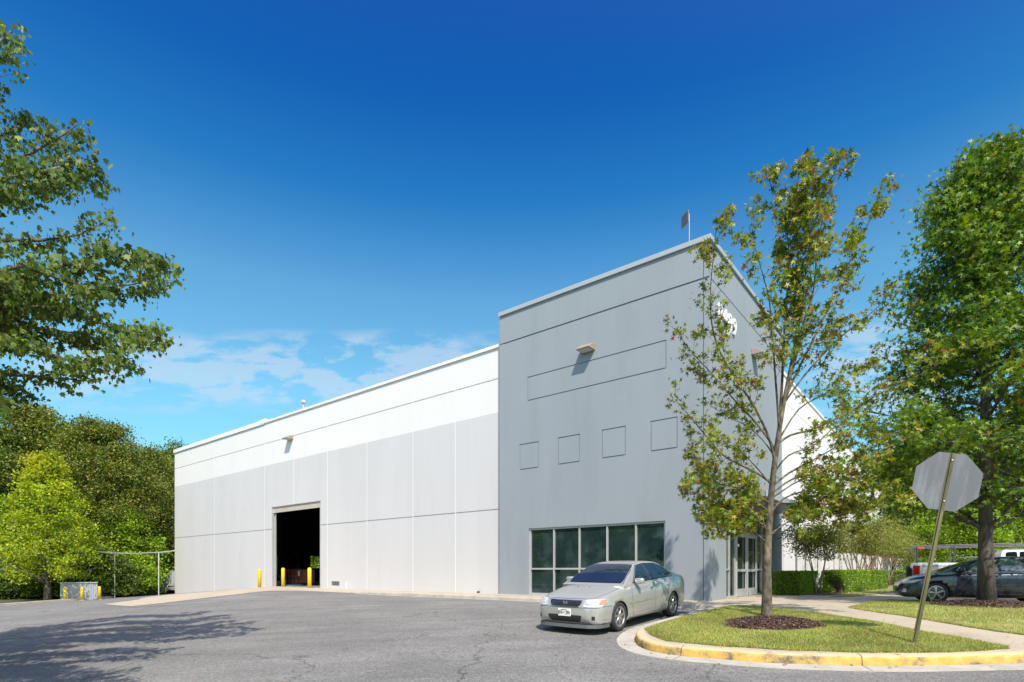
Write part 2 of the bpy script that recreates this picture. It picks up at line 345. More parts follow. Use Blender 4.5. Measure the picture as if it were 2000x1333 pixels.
def inpoly(x, y, P):
    c = np.zeros(len(x), bool); n = len(P); j = n-1
    for i in range(n):
        xi, yi = P[i]; xj, yj = P[j]
        cond = ((yi > y) != (yj > y)); with_ = (xj-xi)*(y-yi)/((yj-yi) if yj != yi else 1e-9)+xi
        c ^= cond & (x < with_); j = i
    return c
GRASSM = leafmat('grass_blade', [(0, (.11, .19, .02)), (.28, (.22, .31, .035)), (.55, (.35, .38, .07)), (.75, (.50, .45, .15)), (1, (.62, .49, .26))], .3, .6)
def blades(name, P, n, h=(.025, .06), holes=()):
    xs = [p[0] for p in P]; ys = [p[1] for p in P]
    x = rng.uniform(min(xs), max(xs), n); y = rng.uniform(min(ys), max(ys), n); k = inpoly(x, y, P)
    for cx, cy, r in holes: k &= ((x-cx)**2+(y-cy)**2) > r*r
    x = x[k]; y = y[k]; m = len(x)
    # tufts: height varies in patches
    ph = np.array([mnoise.noise(Vector((a*1.3, b*1.3, 0))) for a, b in zip(x, y)])
    H = rng.uniform(*h, m)*(1+.6*ph); a = rng.uniform(0, 2*PI, m); w = rng.uniform(.003, .007, m)
    z = np.array([gz(a_, b_, .146) for a_, b_ in zip(x, y)])
    lx = rng.normal(0, .4, m)*H; ly = rng.normal(0, .4, m)*H
    V = np.zeros((m, 3, 3)); V[:, 0] = np.stack([x-np.cos(a)*w, y-np.sin(a)*w, z], 1); V[:, 1] = np.stack([x+np.cos(a)*w, y+np.sin(a)*w, z], 1); V[:, 2] = np.stack([x+lx, y+ly, z+H], 1)
    return tag(npmesh(name, V.reshape(-1, 3), 1, 3, GRASSM), kind='stuff')
T1 = gp(1497, 1206, .14); T2 = (13.62, 16.0)
M1 = gp(1508, 1221, .14)
o = blades('grass', grass1, 260000, holes=((M1[0], M1[1], .86),)); tag(o, 'sunlit patchy lawn inside the yellow kerbed island', 'grass')
o = blades('grass', grass2, 90000, holes=((T2[0], T2[1]+.05, 1.3),)); tag(o, 'lawn strip between the sidewalk and the dark car', 'grass')
o = blades('grass', grass3, 50000, (.04, .09)); tag(o, 'small lawn strip in front of the clipped hedge', 'grass')

def fringe(name, P, per, hmax=.055):
    xs_, ys_, n_ = [], [], len(P)
    for i in range(n_):
        (x0, y0), (x1, y1) = P[i], P[(i+1) % n_]; l = math.hypot(x1-x0, y1-y0); m = int(l*per); t = rng.uniform(0, 1, m); o_ = rng.normal(0, .014, m)
        wv = .012*np.sin(t*l*9+i)
        xs_.append(x0+(x1-x0)*t-(y1-y0)/l*(o_+wv)); ys_.append(y0+(y1-y0)*t+(x1-x0)/l*(o_+wv))
    x, y = np.concatenate(xs_), np.concatenate(ys_); m = len(x); H = rng.uniform(.025, hmax, m); a = rng.uniform(0, 2*PI, m); w = rng.uniform(.003, .007, m)
    z = np.array([gz(p, q, .136) for p, q in zip(x, y)]); V = np.zeros((m, 3, 3))
    V[:, 0] = np.stack([x-np.cos(a)*w, y-np.sin(a)*w, z], 1); V[:, 1] = np.stack([x+np.cos(a)*w, y+np.sin(a)*w, z], 1); V[:, 2] = np.stack([x+rng.normal(0, .6, m)*H, y+rng.normal(0, .6, m)*H, z+H], 1)
    return tag(npmesh(name, V.reshape(-1, 3), 1, 3, GRASSM), kind='stuff')
o = fringe('grass_edge', grass1, 900); tag(o, 'ragged grass edge overhanging the island kerb', 'grass')
o = fringe('grass_edge', grass2, 700); tag(o, 'ragged grass edge along the sidewalk by the dark car', 'grass')
def mound(name, cx, cy, rx, ry, h, nch, label):
    t = thing(name, label, 'mulch', (cx, cy, gz(cx, cy, .15)))
    bm = bmesh.new(); seg = 48; rings = []
    for j in range(9):
        f = j/8; ring = []
        for k in range(seg):
            a = 2*PI*k/seg; wob = 1+.07*math.sin(3*a+1)+.04*math.sin(7*a)+.03*math.sin(13*a)
            x, y = rx*f*wob*math.cos(a), ry*f*wob*math.sin(a)
            ring.append(bm.verts.new((x, y, gz(cx+x, cy+y)-gz(cx, cy)+h*(1-f*f)+.012*mnoise.noise(Vector((x*9, y*9, cx)))-.012*(j == 8))))
        rings.append(ring)
    for j in range(8):
        for k in range(seg): bm.faces.new((rings[j][k], rings[j][(k+1) % seg], rings[j+1][(k+1) % seg], rings[j+1][k]))
    bmesh.ops.remove_doubles(bm, verts=rings[0], dist=.02); fixn(bm)
    if sum(f.normal.z for f in bm.faces) < 0: bmesh.ops.reverse_faces(bm, faces=bm.faces)
    obj('mulch_heap', bm, MULCH, t, smooth=True)
    r = np.sqrt(rng.uniform(0, 1.08, nch)); a = rng.uniform(0, 2*PI, nch); x = rx*r*np.cos(a); y = ry*r*np.sin(a)
    z = np.array([gz(cx+p, cy+q)-gz(cx, cy) for p, q in zip(x, y)])+h*np.clip(1-r*r, 0, 1)+.012
    D = rng.normal(0, 1, (nch, 3)); D[:, 2] *= .35; D /= np.linalg.norm(D, axis=1)[:, None]; Q = np.cross(D, rng.normal(0, 1, (nch, 3))); Q /= np.linalg.norm(Q, axis=1)[:, None]
    l = rng.uniform(.012, .045, nch)[:, None]; w = rng.uniform(.005, .011, nch)[:, None]; c = np.stack([x, y, z], 1)
    V = np.stack([c-D*l-Q*w, c+D*l-Q*w, c+D*l+Q*w, c-D*l+Q*w], 1)
    o = npmesh('bark_chips', V.reshape(-1, 3), 1, 4, CHIPM, t); o['kind'] = 'stuff'
    return t
CHIPM = leafmat('chips', [(0, (.035, .02, .016)), (.5, (.09, .052, .038)), (.85, (.15, .085, .06)), (1, (.26, .18, .13))], 0, .8)
mound('mulch_ring', M1[0], M1[1], 1.0, .82, .13, 9000, 'brown bark mulch mound round the foot of the thin front tree')
mound('mulch_ring', T2[0], T2[1], 1.5, 1.15, .14, 9000, 'shaded dark mulch mound round the foot of the dense green tree')
# clods of fallen leaves on lot and lawn
n = 420; V = []
for i in range(n):
    if i < 170: X, Y = rng.uniform(-1, 9), rng.uniform(8, 16)
    elif i < 300: X, Y = rng.uniform(-14, -2), rng.uniform(8.5, 22)
    else:
        X, Y = grass1[rng.integers(len(grass1))]; X += rng.normal(0, .5)-.1; Y += rng.normal(0, .35)
    ins = inpoly(np.array([X]), np.array([Y]), walk)[0] or inpoly(np.array([X]), np.array([Y]), grass1)[0]
    z = gz(X, Y, .17 if ins else .012); a = rng.uniform(0, 2*PI); s = rng.uniform(.018, .04)
    for k in range(4):
        b = a+k*PI/2; r_ = s*(1 if k % 2 == 0 else .6); V.append((X+r_*math.cos(b), Y+r_*math.sin(b), z+rng.uniform(0, .018)))
FALL = leafmat('fallen_leaf', [(0, (.16, .09, .04)), (.5, (.3, .16, .06)), (.8, (.42, .28, .08)), (1, (.45, .36, .1))], .1, .8)
o = npmesh('fallen_leaves', V, 1, 4, FALL); tag(o, 'scattered brown and yellow fallen leaves on lot and lawn', 'leaves', kind='stuff')
TANM = M('tan_metal', (.50, .45, .38), (.44, .39, .33), 2, .5)
# ---------------------------------------------------------------- warehouse
ANG = math.atan2(-UY, -UX)
bld = thing('warehouse', 'long white and pale grey panel warehouse with a taller slate grey entrance tower', 'warehouse', (CX, CY, 0), ANG)
ZB = -1.6
def relief(name, a0, a1, z0, z1, feats, matf, mats, put, reveal=.25):
    """flat wall with recessed joints and openings. feats: (a0,a1,z0,z1,depth|None,mat|None)"""
    A = sorted(set([a0, a1]+[v for f in feats for v in f[:2] if a0 < v < a1])); Z = sorted(set([z0, z1]+[v for f in feats for v in f[2:4] if z0 < v < z1]+[v for v in (8.165,) if z0 < v < z1]))
    def cell(i, j):
        if i < 0 or j < 0 or i >= len(A)-1 or j >= len(Z)-1: return ('out', 0)
        a, z = (A[i]+A[i+1])/2, (Z[j]+Z[j+1])/2; d, mi = 0, matf(a, z)
        for f in feats:
            if f[0] < a < f[1] and f[2] < z < f[3]:
                d = f[4]; mi = f[5] if len(f) > 5 and f[5] is not None else mi
        return (d, mi)
    bm = bmesh.new()
    def quad(ps, mi):
        try: f = bm.faces.new([bm.verts.new(put(*p)) for p in ps]); f.material_index = mi
        except ValueError: pass
    for i in range(len(A)-1):
        for j in range(len(Z)-1):
            d, mi = cell(i, j); x0, x1, y0, y1 = A[i], A[i+1], Z[j], Z[j+1]
            if d is not None: quad([(x0, y0, d), (x1, y0, d), (x1, y1, d), (x0, y1, d)], mi)
            for di, dj, e in ((1, 0, ((x1, y0), (x1, y1))), (0, 1, ((x1, y1), (x0, y1)))):
                d2, m2 = cell(i+di, j+dj)
                if d2 == 'out' or d2 == d: continue
                ea = reveal if d is None else d; eb = reveal if d2 is None else d2
                if ea != eb: quad([(*e[0], ea), (*e[1], ea), (*e[1], eb), (*e[0], eb)], mi if (d is not None and (d2 is None or ea < eb)) else m2)
    bmesh.ops.remove_doubles(bm, verts=bm.verts, dist=1e-4); fixn(bm)
    return obj(name, bm, mats, bld)
gv = .021   # half width of a reveal
# long wall (faces -Y local). a = local x
def putL(a, z, d): return (a, .02+d, z)
feats = [(-44, -9, 9.605, 9.655, .035), (-44, -28.4, 3.925, 3.97, .035), (-22.8, -9, 3.925, 3.97, .035)]
for x, full in ((-11.80, 1), (-14.74, 1), (-18.43, 0), (-22.12, 1), (-25.76, 2), (-29.34, 1), (-33.1, 3), (-36.7, 1), (-40.3, 3)):
    top = 11.2 if full == 1 else 8.165; bot = 5.38 if full == 2 else ZB
    if full == 3: feats.append((x-.006, x+.006, bot, top, .008, 2))
    else: feats.append((x-.018, x+.018, bot, top, -.004, 2))
feats += [(-28.35, -22.80, -.5, 5.38, None)]
feats.append((-21.75, -20.95, .42, .66, .12, 3))
relief('long_wall', -44, -8.99, ZB, 11.0, feats, lambda a, z: 0 if z > 8.165 else 1, [WHITE, LGREY, CAULK, DARK], putL, reveal=.3)
# tower
TW = [WHITE, LGREY, TGREY, DARK]
def ring(a0, a1, z0, z1, d=.028): return [(a0, a1, z0, z0+2*gv, d), (a0, a1, z1-2*gv, z1, d), (a0, a0+2*gv, z0, z1, d), (a1-2*gv, a1, z0, z1, d)]
ft = [(-8.99, 0, 10.96, 11.02, .045)]
ft += ring(-7.52, -1.49, 8.29, 9.29)
for a, b in ((-7.93, -6.95), (-6.0, -4.98), (-4.03, -3.04), (-2.08, -1.09)): ft += ring(a, b, 5.48, 6.56)
ft += [(-7.45, -1.53, .30, 3.02, None)]
ft += [(-.215, -.185, ZB, 12.1, .04)]
relief('tower_wall', -8.99, -.0, ZB, 12.2, ft, lambda a, z: 2, TW, lambda a, z, d: (a, -.12+d, z), reveal=.18)
fr = [(.03, 9.6, 10.97, 11.01, .035), (1.6, 7.9, .27, 3.75, None)] + ring(8.3, 9.1, 5.48, 6.56)
fr += [(3.9, 3.93, 5.0, 10.97, .03)]
relief('tower_wall', -.12, 9.6, ZB, 12.2, fr, lambda a, z: 2, TW, lambda a, z, d: (-d, a, z), reveal=.35)
# tower returns and back
bm = bmesh.new(); box(bm, -8.99, -.10, ZB, -8.80, .4, 12.2); box(bm, -8.99, .4, 10.6, -8.80, 9.4, 12.2); box(bm, -8.99, 9.4, 10.6, -.3, 9.6, 12.2); box(bm, -.42, 9.41, ZB, -.002, 9.598, 12.198)
obj('tower_return', bm, TGREY, bld)
# right-hand white wall (faces +X local), set back behind the tower
fw = [(9.6, 80, 9.61, 9.65, .03), (9.6, 80, 3.93, 3.965, .03)]
for k in range(19): fw.append((13.2+3.66*k-.018, 13.2+3.66*k+.018, ZB, 11.0, -.004, 2))
wins = [10.3+2.9*k+(.0 if k % 2 == 0 else .6) for k in range(18)]
for a in wins: fw.append((a, a+1.0, .6, 3.15, None))
fw.append((20.3, 21.4, 9.9, 10.25, .08, 3))
relief('side_wall', 9.6, 64, ZB, 11.0, fw, lambda a, z: 0, [WHITE, LGREY, CAULK, DARK], lambda a, z, d: (-.30-d, a, z), reveal=.2)
# other walls, roof
bm = bmesh.new()
def gaps(bm, x0, x1, y0, y1, z0, z1, holes):
    xs = [x0]+[v for h in holes for v in h[:2]]+[x1]
    for i in range(0, len(xs)-1):
        if i % 2 == 0: box(bm, xs[i], y0, z0, xs[i+1], y1, z1)
        else:
            h = holes[i//2]; box(bm, xs[i], y0, z0, xs[i+1], y1, h[2]); box(bm, xs[i], y0, h[3], xs[i+1], y1, z1)
def xhit(px, py, xl):
    # ray through a pixel met with the local plane x = xl
    k = (px-1000)/F; t = (-xl + CX*-UX*-1*-1 + CY*-UY*-1*-1)/1 if False else 0
    # local x = -UX*(X-CX) - UY*(Y-CY)
    t = (xl - UX*CX - UY*CY)/(-UX*k - UY); X, Y = k*t, t
    return (X-CX)*WX + (Y-CY)*WY, EYE+(HZ-py)/F*Y
def planehit(px, py, yl):
    # ray through a pixel met with the local plane y = yl
    k = (px-1000)/F; t = (yl+CX*WX+CY*WY)/(k*WX+WY); X, Y = k*t, t
    x = (X-CX)*-UX + (Y-CY)*-UY
    return x, EYE+(HZ-py)/F*Y
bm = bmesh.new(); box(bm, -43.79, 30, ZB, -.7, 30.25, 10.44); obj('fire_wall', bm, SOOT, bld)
e1, e2 = xhit(538, 1085, -44), xhit(548, 1110, -44); e3, e4 = xhit(604, 1088, -44), xhit(630, 1121, -44)
print('DOCK', e1, e2, e3, e4)
ys_ = sorted(((e1[0], e2[0]), (e3[0], e4[0]))); ys_ = [tuple(sorted(q)) for q in ys_]
(ya, yb), (yc, yd) = sorted(ys_)
bm = bmesh.new()
za, zb_ = e4[1], e3[1]
for y0_, y1_ in ((.32, ya), (yb, yc), (yd, 64)): box(bm, -44, y0_, ZB, -43.8, y1_, 10.99)
for y0_, y1_, z0_, z1_ in ((ya, yb, min(e3[1], e4[1]), max(e3[1], e4[1])), (yc, yd, min(e1[1], e2[1]), max(e1[1], e2[1]))):
    box(bm, -43.998, y0_, ZB, -43.802, y1_, z0_); box(bm, -43.998, y0_, z1_, -43.802, y1_, 10.988)
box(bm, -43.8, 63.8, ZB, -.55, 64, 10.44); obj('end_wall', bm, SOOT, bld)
bm = bmesh.new(); box(bm, -43.8, .33, 10.45, -9.0, 63.8, 10.6); box(bm, -8.79, .33, 10.45, -.55, 63.8, 10.6); box(bm, -8.8, .1, 11.9, -.1, 9.4, 12.0); obj('roof', bm, LGREY, bld)
bm = bmesh.new(); box(bm, -43.75, .34, -.3, -.6, 29.99, .20); obj('slab', bm, CONC, bld)
# inner lining of the dark hall
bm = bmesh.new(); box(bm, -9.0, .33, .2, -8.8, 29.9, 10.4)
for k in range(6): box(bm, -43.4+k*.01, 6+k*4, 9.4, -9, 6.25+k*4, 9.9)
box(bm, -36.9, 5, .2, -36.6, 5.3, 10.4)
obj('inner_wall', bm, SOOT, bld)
# parapet caps
def cap(bm, pts, w0, w1, z0, z1): pass
bm = bmesh.new(); box(bm, -44.05, -.06, 10.93, -29.26, .34, 11.20); box(bm, -44.05, .34, 10.93, -43.78, 64, 11.20); box(bm, -29.254, -.05, 10.97, -8.995, .33, 11.10)
box(bm, -.56, 9.61, 10.9, -.24, 64, 11.04)
obj('parapet_cap', bm, CAPW, bld)
bm = bmesh.new(); box(bm, -29.9, -.075, 11.0, -29.1, .345, 11.24); obj('parapet_cap', bm, CAPW, bld)
bm = bmesh.new(); box(bm, -9.05, -.19, 12.19, .07, .10, 12.36, .01); box(bm, -.25, .10, 12.19, .07, 9.66, 12.36, .01); box(bm, -9.05, .10, 12.13, -8.75, 9.66, 12.36); box(bm, -8.75, 9.4, 12.13, -.25, 9.66, 12.358)
obj('parapet_cap', bm, CAPG, bld)
# vertical corner flashing
bm = bmesh.new(); box(bm, -9.045, -.13, .25, -8.993, .02, 12.12); obj('corner_flashing', bm, ALUD, bld)
# tower strip window: frame and panes
def strip_window(axis, a0, a1, z0, z1, mull, barz, d, name='window', transom=None):
    w = obj(name, _frame(axis, a0, a1, z0, z1, mull, barz, d), ALU, bld)
    xs = [a0]+list(mull)+[a1]; zs = [z0]+list(barz)+[z1]
    for i in range(len(xs)-1):
        for j in range(len(zs)-1):
            bm = bmesh.new(); t = .0
            b = (xs[i]+.025, xs[i+1]-.025, zs[j]+.025, zs[j+1]-.025)
            if axis == 'L': box(bm, b[0], d+.02, b[2], b[1], d+.032, b[3])
            else: box(bm, -d-.032, b[0], b[2], -d-.02, b[1], b[3])
            obj('pane', bm, GLASS, w)
    return w
def _frame(axis, a0, a1, z0, z1, mull, barz, d):
    bm = bmesh.new(); w = .032
    def bb(p, q, r, s, e=0):
        if axis == 'L': box(bm, p, d-.04-e, r, q, d+.06+e, s)
        else: box(bm, -d-.06-e, p, r, -d+.04+e, q, s)
    bb(a0, a1, z0, z0+.07, .003); bb(a0, a1, z1-.075, z1, .003); bb(a0, a0+.07, z0, z1, .001); bb(a1-.07, a1, z0, z1, .001)
    for m in mull: bb(m-w, m+w, z0+.07, z1-.075)
    for z in barz: bb(a0+.07, a1-.07, z-w, z+w, .002)
    return bm
strip_window('L', -7.45, -1.53, .30, 3.02, (-6.24, -5.05, -3.84, -2.67), (1.355,), -.02)
bm = bmesh.new(); box(bm, -7.50, -.19, .215, -1.48, .02, .298, .006); obj('window_sill', bm, CONCW, bld)
bm = bmesh.new(); box(bm, -7.45, .05, .3, -1.53, .08, 3.0); box(bm, -7.6, 2.5, .2, -1.4, 2.55, 3.2); obj('window_blind', bm, SOOT, bld)
# entrance: storefront frame, doors with push bars
sf = strip_window('R', 1.6, 7.9, .27, 3.75, (2.38, 3.1, 4.5, 5.9, 6.7), (2.75,), .16, name='storefront')
bm = bmesh.new(); box(bm, -.9, 1.7, .27, -.85, 7.8, 3.7); obj('vestibule', bm, SOOT, bld)
for p_, q_ in ((1.6, 2.4), (5.9, 7.9)): bm = bmesh.new(); box(bm, -.27, p_, 1.29, -.115, q_, 1.35); obj('storefront_rail', bm, ALU, bld)
for a in (3.13, 4.53):
    bm = bmesh.new(); b0, b1 = a, a+1.34
    for q in ((b0, b0+.09, .30, 2.70), (b1-.09, b1, .30, 2.70), (b0+.09, b1-.09, .30, .58), (b0+.09, b1-.09, 2.58, 2.70), (b0+.09, b1-.09, 1.24, 1.34)): box(bm, -.16, q[0], q[2], -.10, q[1], q[3])
    dr = obj('entrance_door', bm, ALU, bld)
    bm = bmesh.new(); tube(bm, [(-.10, b0+.18, 1.15), (-.03, b0+.18, 1.18), (-.03, b0+.18, 1.5), (-.10, b0+.18, 1.53)], .014); obj('handle', bm, DARK, dr)
bm = bmesh.new(); box(bm, -.155, 3.4, 2.2, -.15, 3.62, 2.3); obj('door_notice', bm, CAPW, bld)
# canopy
bm = bmesh.new(); prism(bm, [(-.0, 3.86), (1.25, 3.86), (1.25, 4.04), (.02, 4.45)], 1.9, 8.9, 'y'); fixn(bm)
cn = obj('canopy', bm, ALUD, bld)
bm = bmesh.new(); box(bm, 1.25, 1.86, 3.84, 1.28, 8.94, 4.06); obj('fascia', bm, ALU, cn)
# side wall windows
for a in wins:
    w = obj('window', _frame('R', a, a+1.0, .6, 3.15, (), (1.35,), .44), ALUD, bld)
    bm = bmesh.new(); box(bm, -.472, a+.05, .63, -.46, a+.95, 3.1); obj('pane', bm, GLASS, w)
# overhead door hardware: rolled door bottom at the head, jamb tracks, steel frame
bm = bmesh.new(); box(bm, -28.35, .06, 5.0, -22.8, .14, 5.36); box(bm, -28.4, -.005, 5.36, -22.75, .06, 5.41); rd = obj('overhead_door', bm, TANM, bld)
for x in (-28.345, -22.86): bm = bmesh.new(); box(bm, x, .0, .2, x+.055, .10, 5.36); obj('door_jamb', bm, ALU, bld)
bm = bmesh.new(); box(bm, -28.2, .12, .2, -28.14, .17, 5.0); obj('door_track', bm, ALU, bld)
bm = bmesh.new()
for k in range(7): box(bm, -21.7, .03, .435+k*.031, -21.0, .10, .45+k*.031)
obj('louvre_vent', bm, ALUD, bld)
bm = bmesh.new(); tube(bm, [(-20.2, -.04, .2), (-20.2, -.04, .62)], .04, 10); obj('conduit', bm, CAPW, bld)
bm = bmesh.new(); tube(bm, [(-26.12, .9, 10.6), (-26.12, .9, 11.95)], .06, 12); lathe(bm, [(.0, 11.90), (.14, 11.91), (.165, 11.95), (.16, 12.06), (.12, 12.10), (0, 12.11)], 16, c=(-26.12, .9, 0)); obj('roof_vent', bm, TANM, bld, smooth=False)
# wet stain weeps on long wall foot (small outlet stones)
for x, z in ((-29.9, .2), (-10.3, .42)): bm = bmesh.new(); lathe(bm, [(0, 0), (.07, 0), (.05, .09), (0, .10)], 10, c=(x, -.06, z-.15)); obj('pipe_stub', bm, DARK, bld)
# address digits
for i, ch in enumerate('8489'):
    q = textmesh('address_digit', ch, .86, CAPW, bld, (.05, .80+i*.52, 10.1-.0*i), (R(90), 0, R(90)), ext=.03, bold=.006)
# wall lights
TANL = M('tan_housing', (.33, .26, .21), (.28, .23, .18), 3, .5); LENS = M('lamp_lens', (.55, .55, .5), rough=.15)
def wall_light(x, y, z, rz, label, s=1):
    t = thing('wall_light', label, 'wall light', (*loc2w(x, y), z), ANG+rz, 'box lights on the warehouse walls')
    bm = bmesh.new(); prism(bm, [(0, 0), (-.42*s, 0), (-.44*s, .05*s), (-.20*s, .22*s), (-.0, .25*s)], -.29*s, .29*s, 'x'); fixn(bm); bmesh.ops.bevel(bm, geom=bm.edges[:], offset=.012, segments=1, affect='EDGES'); obj('housing', bm, TANL, t)
    bm = bmesh.new(); box(bm, -.24*s, -.38*s, -.014, .24*s, -.05, -.002); obj('lens', bm, LENS, t)
    return t
wall_light(-4.60, -.12, 9.62, 0, 'tan box light on the slate tower above the long recessed rectangle')
wall_light(-26.1, .015, 9.42, 0, 'tan box light on the white wall high above the open garage door')
wall_light(.0, 4.95, 9.85, R(90), 'box light on the entrance side of the tower behind the thin tree')
# camera/alarm below digits
t = thing('security_camera', 'small white dome security camera below the address digits', 'camera', (*loc2w(0, 1.05), 9.45), ANG)
bm = bmesh.new(); box(bm, .0, -.1, .1, .22, .1, .2, .01); obj('bracket', bm, CAPW, t)
bm = bmesh.new(); lathe(bm, [(0, -.12), (.08, -.09), (.12, 0), (.12, .1), (0, .1)], 14, c=(.2, 0, 0)); obj('dome', bm, CAPW, t)
# rooftop panel antenna
t = thing('rooftop_antenna', 'small flat grey panel antenna on a thin mast on the tower roof', 'antenna', (6.13, 19.3, 12.0), math.atan2(.97, -.23))
bm = bmesh.new(); tube(bm, [(0, 0, 0), (0, 0, 1.62)], .018, 8); obj('mast', bm, ALUD, t)
bm = bmesh.new(); box(bm, -.02, .02, 1.33, .42, .06, 1.75, .008); obj('panel', bm, M('antenna_grey', (.13, .135, .13), rough=.6), t)

# ---------------------------------------------------------------- bollards
def bollard(x, y, label, h=1.1, r=.085, grp='yellow bollards by the garage door'):
    t = thing('bollard', label, 'bollard', (x, y, gz(x, y, -.02)), 0, grp)
    bm = bmesh.new(); lathe(bm, [(r, 0), (r, h-r), (r*.92, h-r*.55), (r*.7, h-r*.2), (r*.35, h-.01), (0, h)], 20); obj('post', bm, YEL, t, smooth=True)
    bm = bmesh.new(); lathe(bm, [(r+.06, 0), (r+.05, .035), (r-.002, .045)], 20); obj('footing', bm, CONCW, t)
for px, lb, yl in ((507, 'yellow bollard standing left of the open garage door', -.75), (553, 'yellow bollard in the garage doorway beside its left jamb', -.35), (604.5, 'yellow bollard in front of the garage doorway near its right jamb', -.75)):
    x, _ = planehit(px, 1100, yl); bollard(*loc2w(x, yl), lb, 1.22, .11)
for px, py, lb in ((127, 1173.5, 'yellow bollard at the left end of the corrugated bin front'), (160, 1173, 'yellow bollard at the right end of the corrugated bin front'), (194, 1171, 'yellow bollard standing alone right of the corrugated bin')):
    x, y = gp(px, py); bollard(x, y, lb, .95, .10, 'yellow bollards by the corrugated bin')
# corrugated bin
x0, y0 = gp(106, 1174); x1, y1 = gp(180, 1172); ex = math.atan2(y1-y0, x1-x0); L_ = math.hypot(x1-x0, y1-y0)
t = thing('metal_bin', 'low white corrugated metal bin enclosure beneath the yellow green tree', 'bin', (x0, y0+.5, gz(x0, y0)), ex)
bm = bmesh.new(); n = 60; pts = []
for k in range(n+1): pts.append((k/n*L_, .03*(1 if (k//2) % 2 else 0)))
A = [bm.verts.new((p, q, 0)) for p, q in pts]; B = [bm.verts.new((p, q, 1.2)) for p, q in pts]
for k in range(n): bm.faces.new((A[k], A[k+1], B[k+1], B[k]))
box(bm, 0, .04, 0, L_, 1.6, 1.16); obj('side', bm, M('corrugated_white', (.42, .44, .47), (.34, .36, .38), 2, .5, metal=.2), t)
bm = bmesh.new(); box(bm, -.04, -.05, 1.16, L_+.04, 1.65, 1.22); obj('top_rim', bm, ALU, t)
# goalpost pipe
WPIPE = M('galvanised_pipe', (.55, .55, .54), (.45, .45, .44), 3, .45, metal=.3)
a = gp(224, 1168); b = gp(310, 1163.5)
t = thing('pipe_goalpost', 'tall thin galvanised pipe goalpost spanning the drive left of the warehouse', 'goalpost', (a[0], a[1], gz(*a)))
pa = at(224, 1081, a[1]); pb = at(310, 1080, b[1]); o_ = Vector((a[0], a[1], gz(*a)))
for q, pt in ((a, pa), (b, pb)):
    bm = bmesh.new(); tube(bm, [Vector((q[0], q[1], gz(*q)))-o_, pt-o_], .035, 8); obj('post', bm, WPIPE, t)
pl = at(190, 1078, a[1]-1); pr = at(345, 1076, b[1]+1.5)
bm = bmesh.new(); tube(bm, [pl-o_, pa-o_+Vector((0, 0, -.0)), (pa+pb)/2-o_+Vector((0, 0, -.04)), pb-o_+Vector((0, 0, .02)), pr-o_], .04, 8); obj('crossbar', bm, WPIPE, t)
# landing steps at the far end
xl, yl = -44.0, 3.0
t = thing('steps', 'concrete landing and steps with pale mesh railing at the warehouse end', 'steps', (*loc2w(-44.02, .12), gz(*loc2w(-44, .12))), ANG)
zt = at(0, 1146, loc2w(-45, 3)[1])[2]-t.location.z
bm = bmesh.new(); box(bm, -1.9, 0, zt-.22, -.02, 1.9, zt); box(bm, -.4, .3, -.3, -.02, 1.7, zt-.22); prism(bm, [(-1.9, zt), (-1.9, zt-.3), (-3.5, -.1), (-3.5, .12)], 0, 1.9, 'y'); fixn(bm); obj('landing', bm, CONCW, t)
bm = bmesh.new(); box(bm, -1.85, .25, -.3, -1.75, 1.8, zt-.23); obj('pier', bm, SOOT, t)
RAIL = M('pale_rail', (.55, .54, .55), rough=.5)
bm = bmesh.new()
for x in (-.1, -.7, -1.85): tube(bm, [(x, .04, zt), (x, .04, zt+1.35)], .03, 6)
tube(bm, [(-.05, .04, zt+1.35), (-1.85, .04, zt+1.35), (-3.5, .04, 1.05)], .03, 6); tube(bm, [(-3.5, .04, 0), (-3.5, .04, 1.05)], .03, 6)
for k in range(34):
    x = -.06-k*.1; zb_ = zt if x > -1.85 else zt-(-1.85-x)*(zt/1.65)*.98; tube(bm, [(x, .04, zb_+.1), (x, .04, zb_+1.32)], .012, 4)
obj('railing', bm, RAIL, t)

# ---------------------------------------------------------------- goods inside the doorway
RUST = M('red_brown_plastic', (.34, .13, .08), (.26, .1, .07), 3, .5)
tx, _ = planehit(585, 1130, 3.2); fl = .2
t = thing('caged_tank', 'caged reddish pallet tank standing just inside the garage doorway', 'tank', (*loc2w(tx, 3.2), fl), ANG)
bm = bmesh.new(); box(bm, -1.2, -.5, .16, 1.2, .5, 1.15, .05); tk = obj('tank', bm, RUST, t)
bm = bmesh.new()
for x in np.linspace(-1.22, 1.22, 6): tube(bm, [(x, -.53, .1), (x, -.53, 1.2)], .02, 5)
for z in (.15, .5, .85, 1.2): tube(bm, [(-1.25, -.53, z), (1.25, -.53, z)], .02, 5)
obj('cage', bm, DARK, t)
bm = bmesh.new(); box(bm, -1.25, -.55, 0, 1.25, .55, .1); obj('pallet', bm, SOOT, t)
bm = bmesh.new(); lathe(bm, [(0, -.575), (.17, -.575), (.17, -.56), (0, -.56)], 8, 'y', c=(.1, 0, .98)); obj('warning_sign', bm, M('sign_red', (.5, .03, .02)), t)
bm = bmesh.new(); box(bm, .75, -.572, .7, .98, -.56, 1.05); obj('paper_notice', bm, CAPW, t)
tx2, _ = planehit(575, 1130, 2.2)
t = thing('pallet_jack', 'dark blue pallet jack parked in front of the caged tank', 'pallet jack', (*loc2w(tx2, 1.9), fl), ANG)
BL = M('jack_blue', (.02, .05, .12), rough=.35)
bm = bmesh.new(); box(bm, -.2, -.5, .07, -.06, .6, .14); box(bm, .16, -.5, .07, .3, .6, .14); box(bm, -.2, -.68, .05, .3, -.5, .42, .03); obj('forks', bm, BL, t)
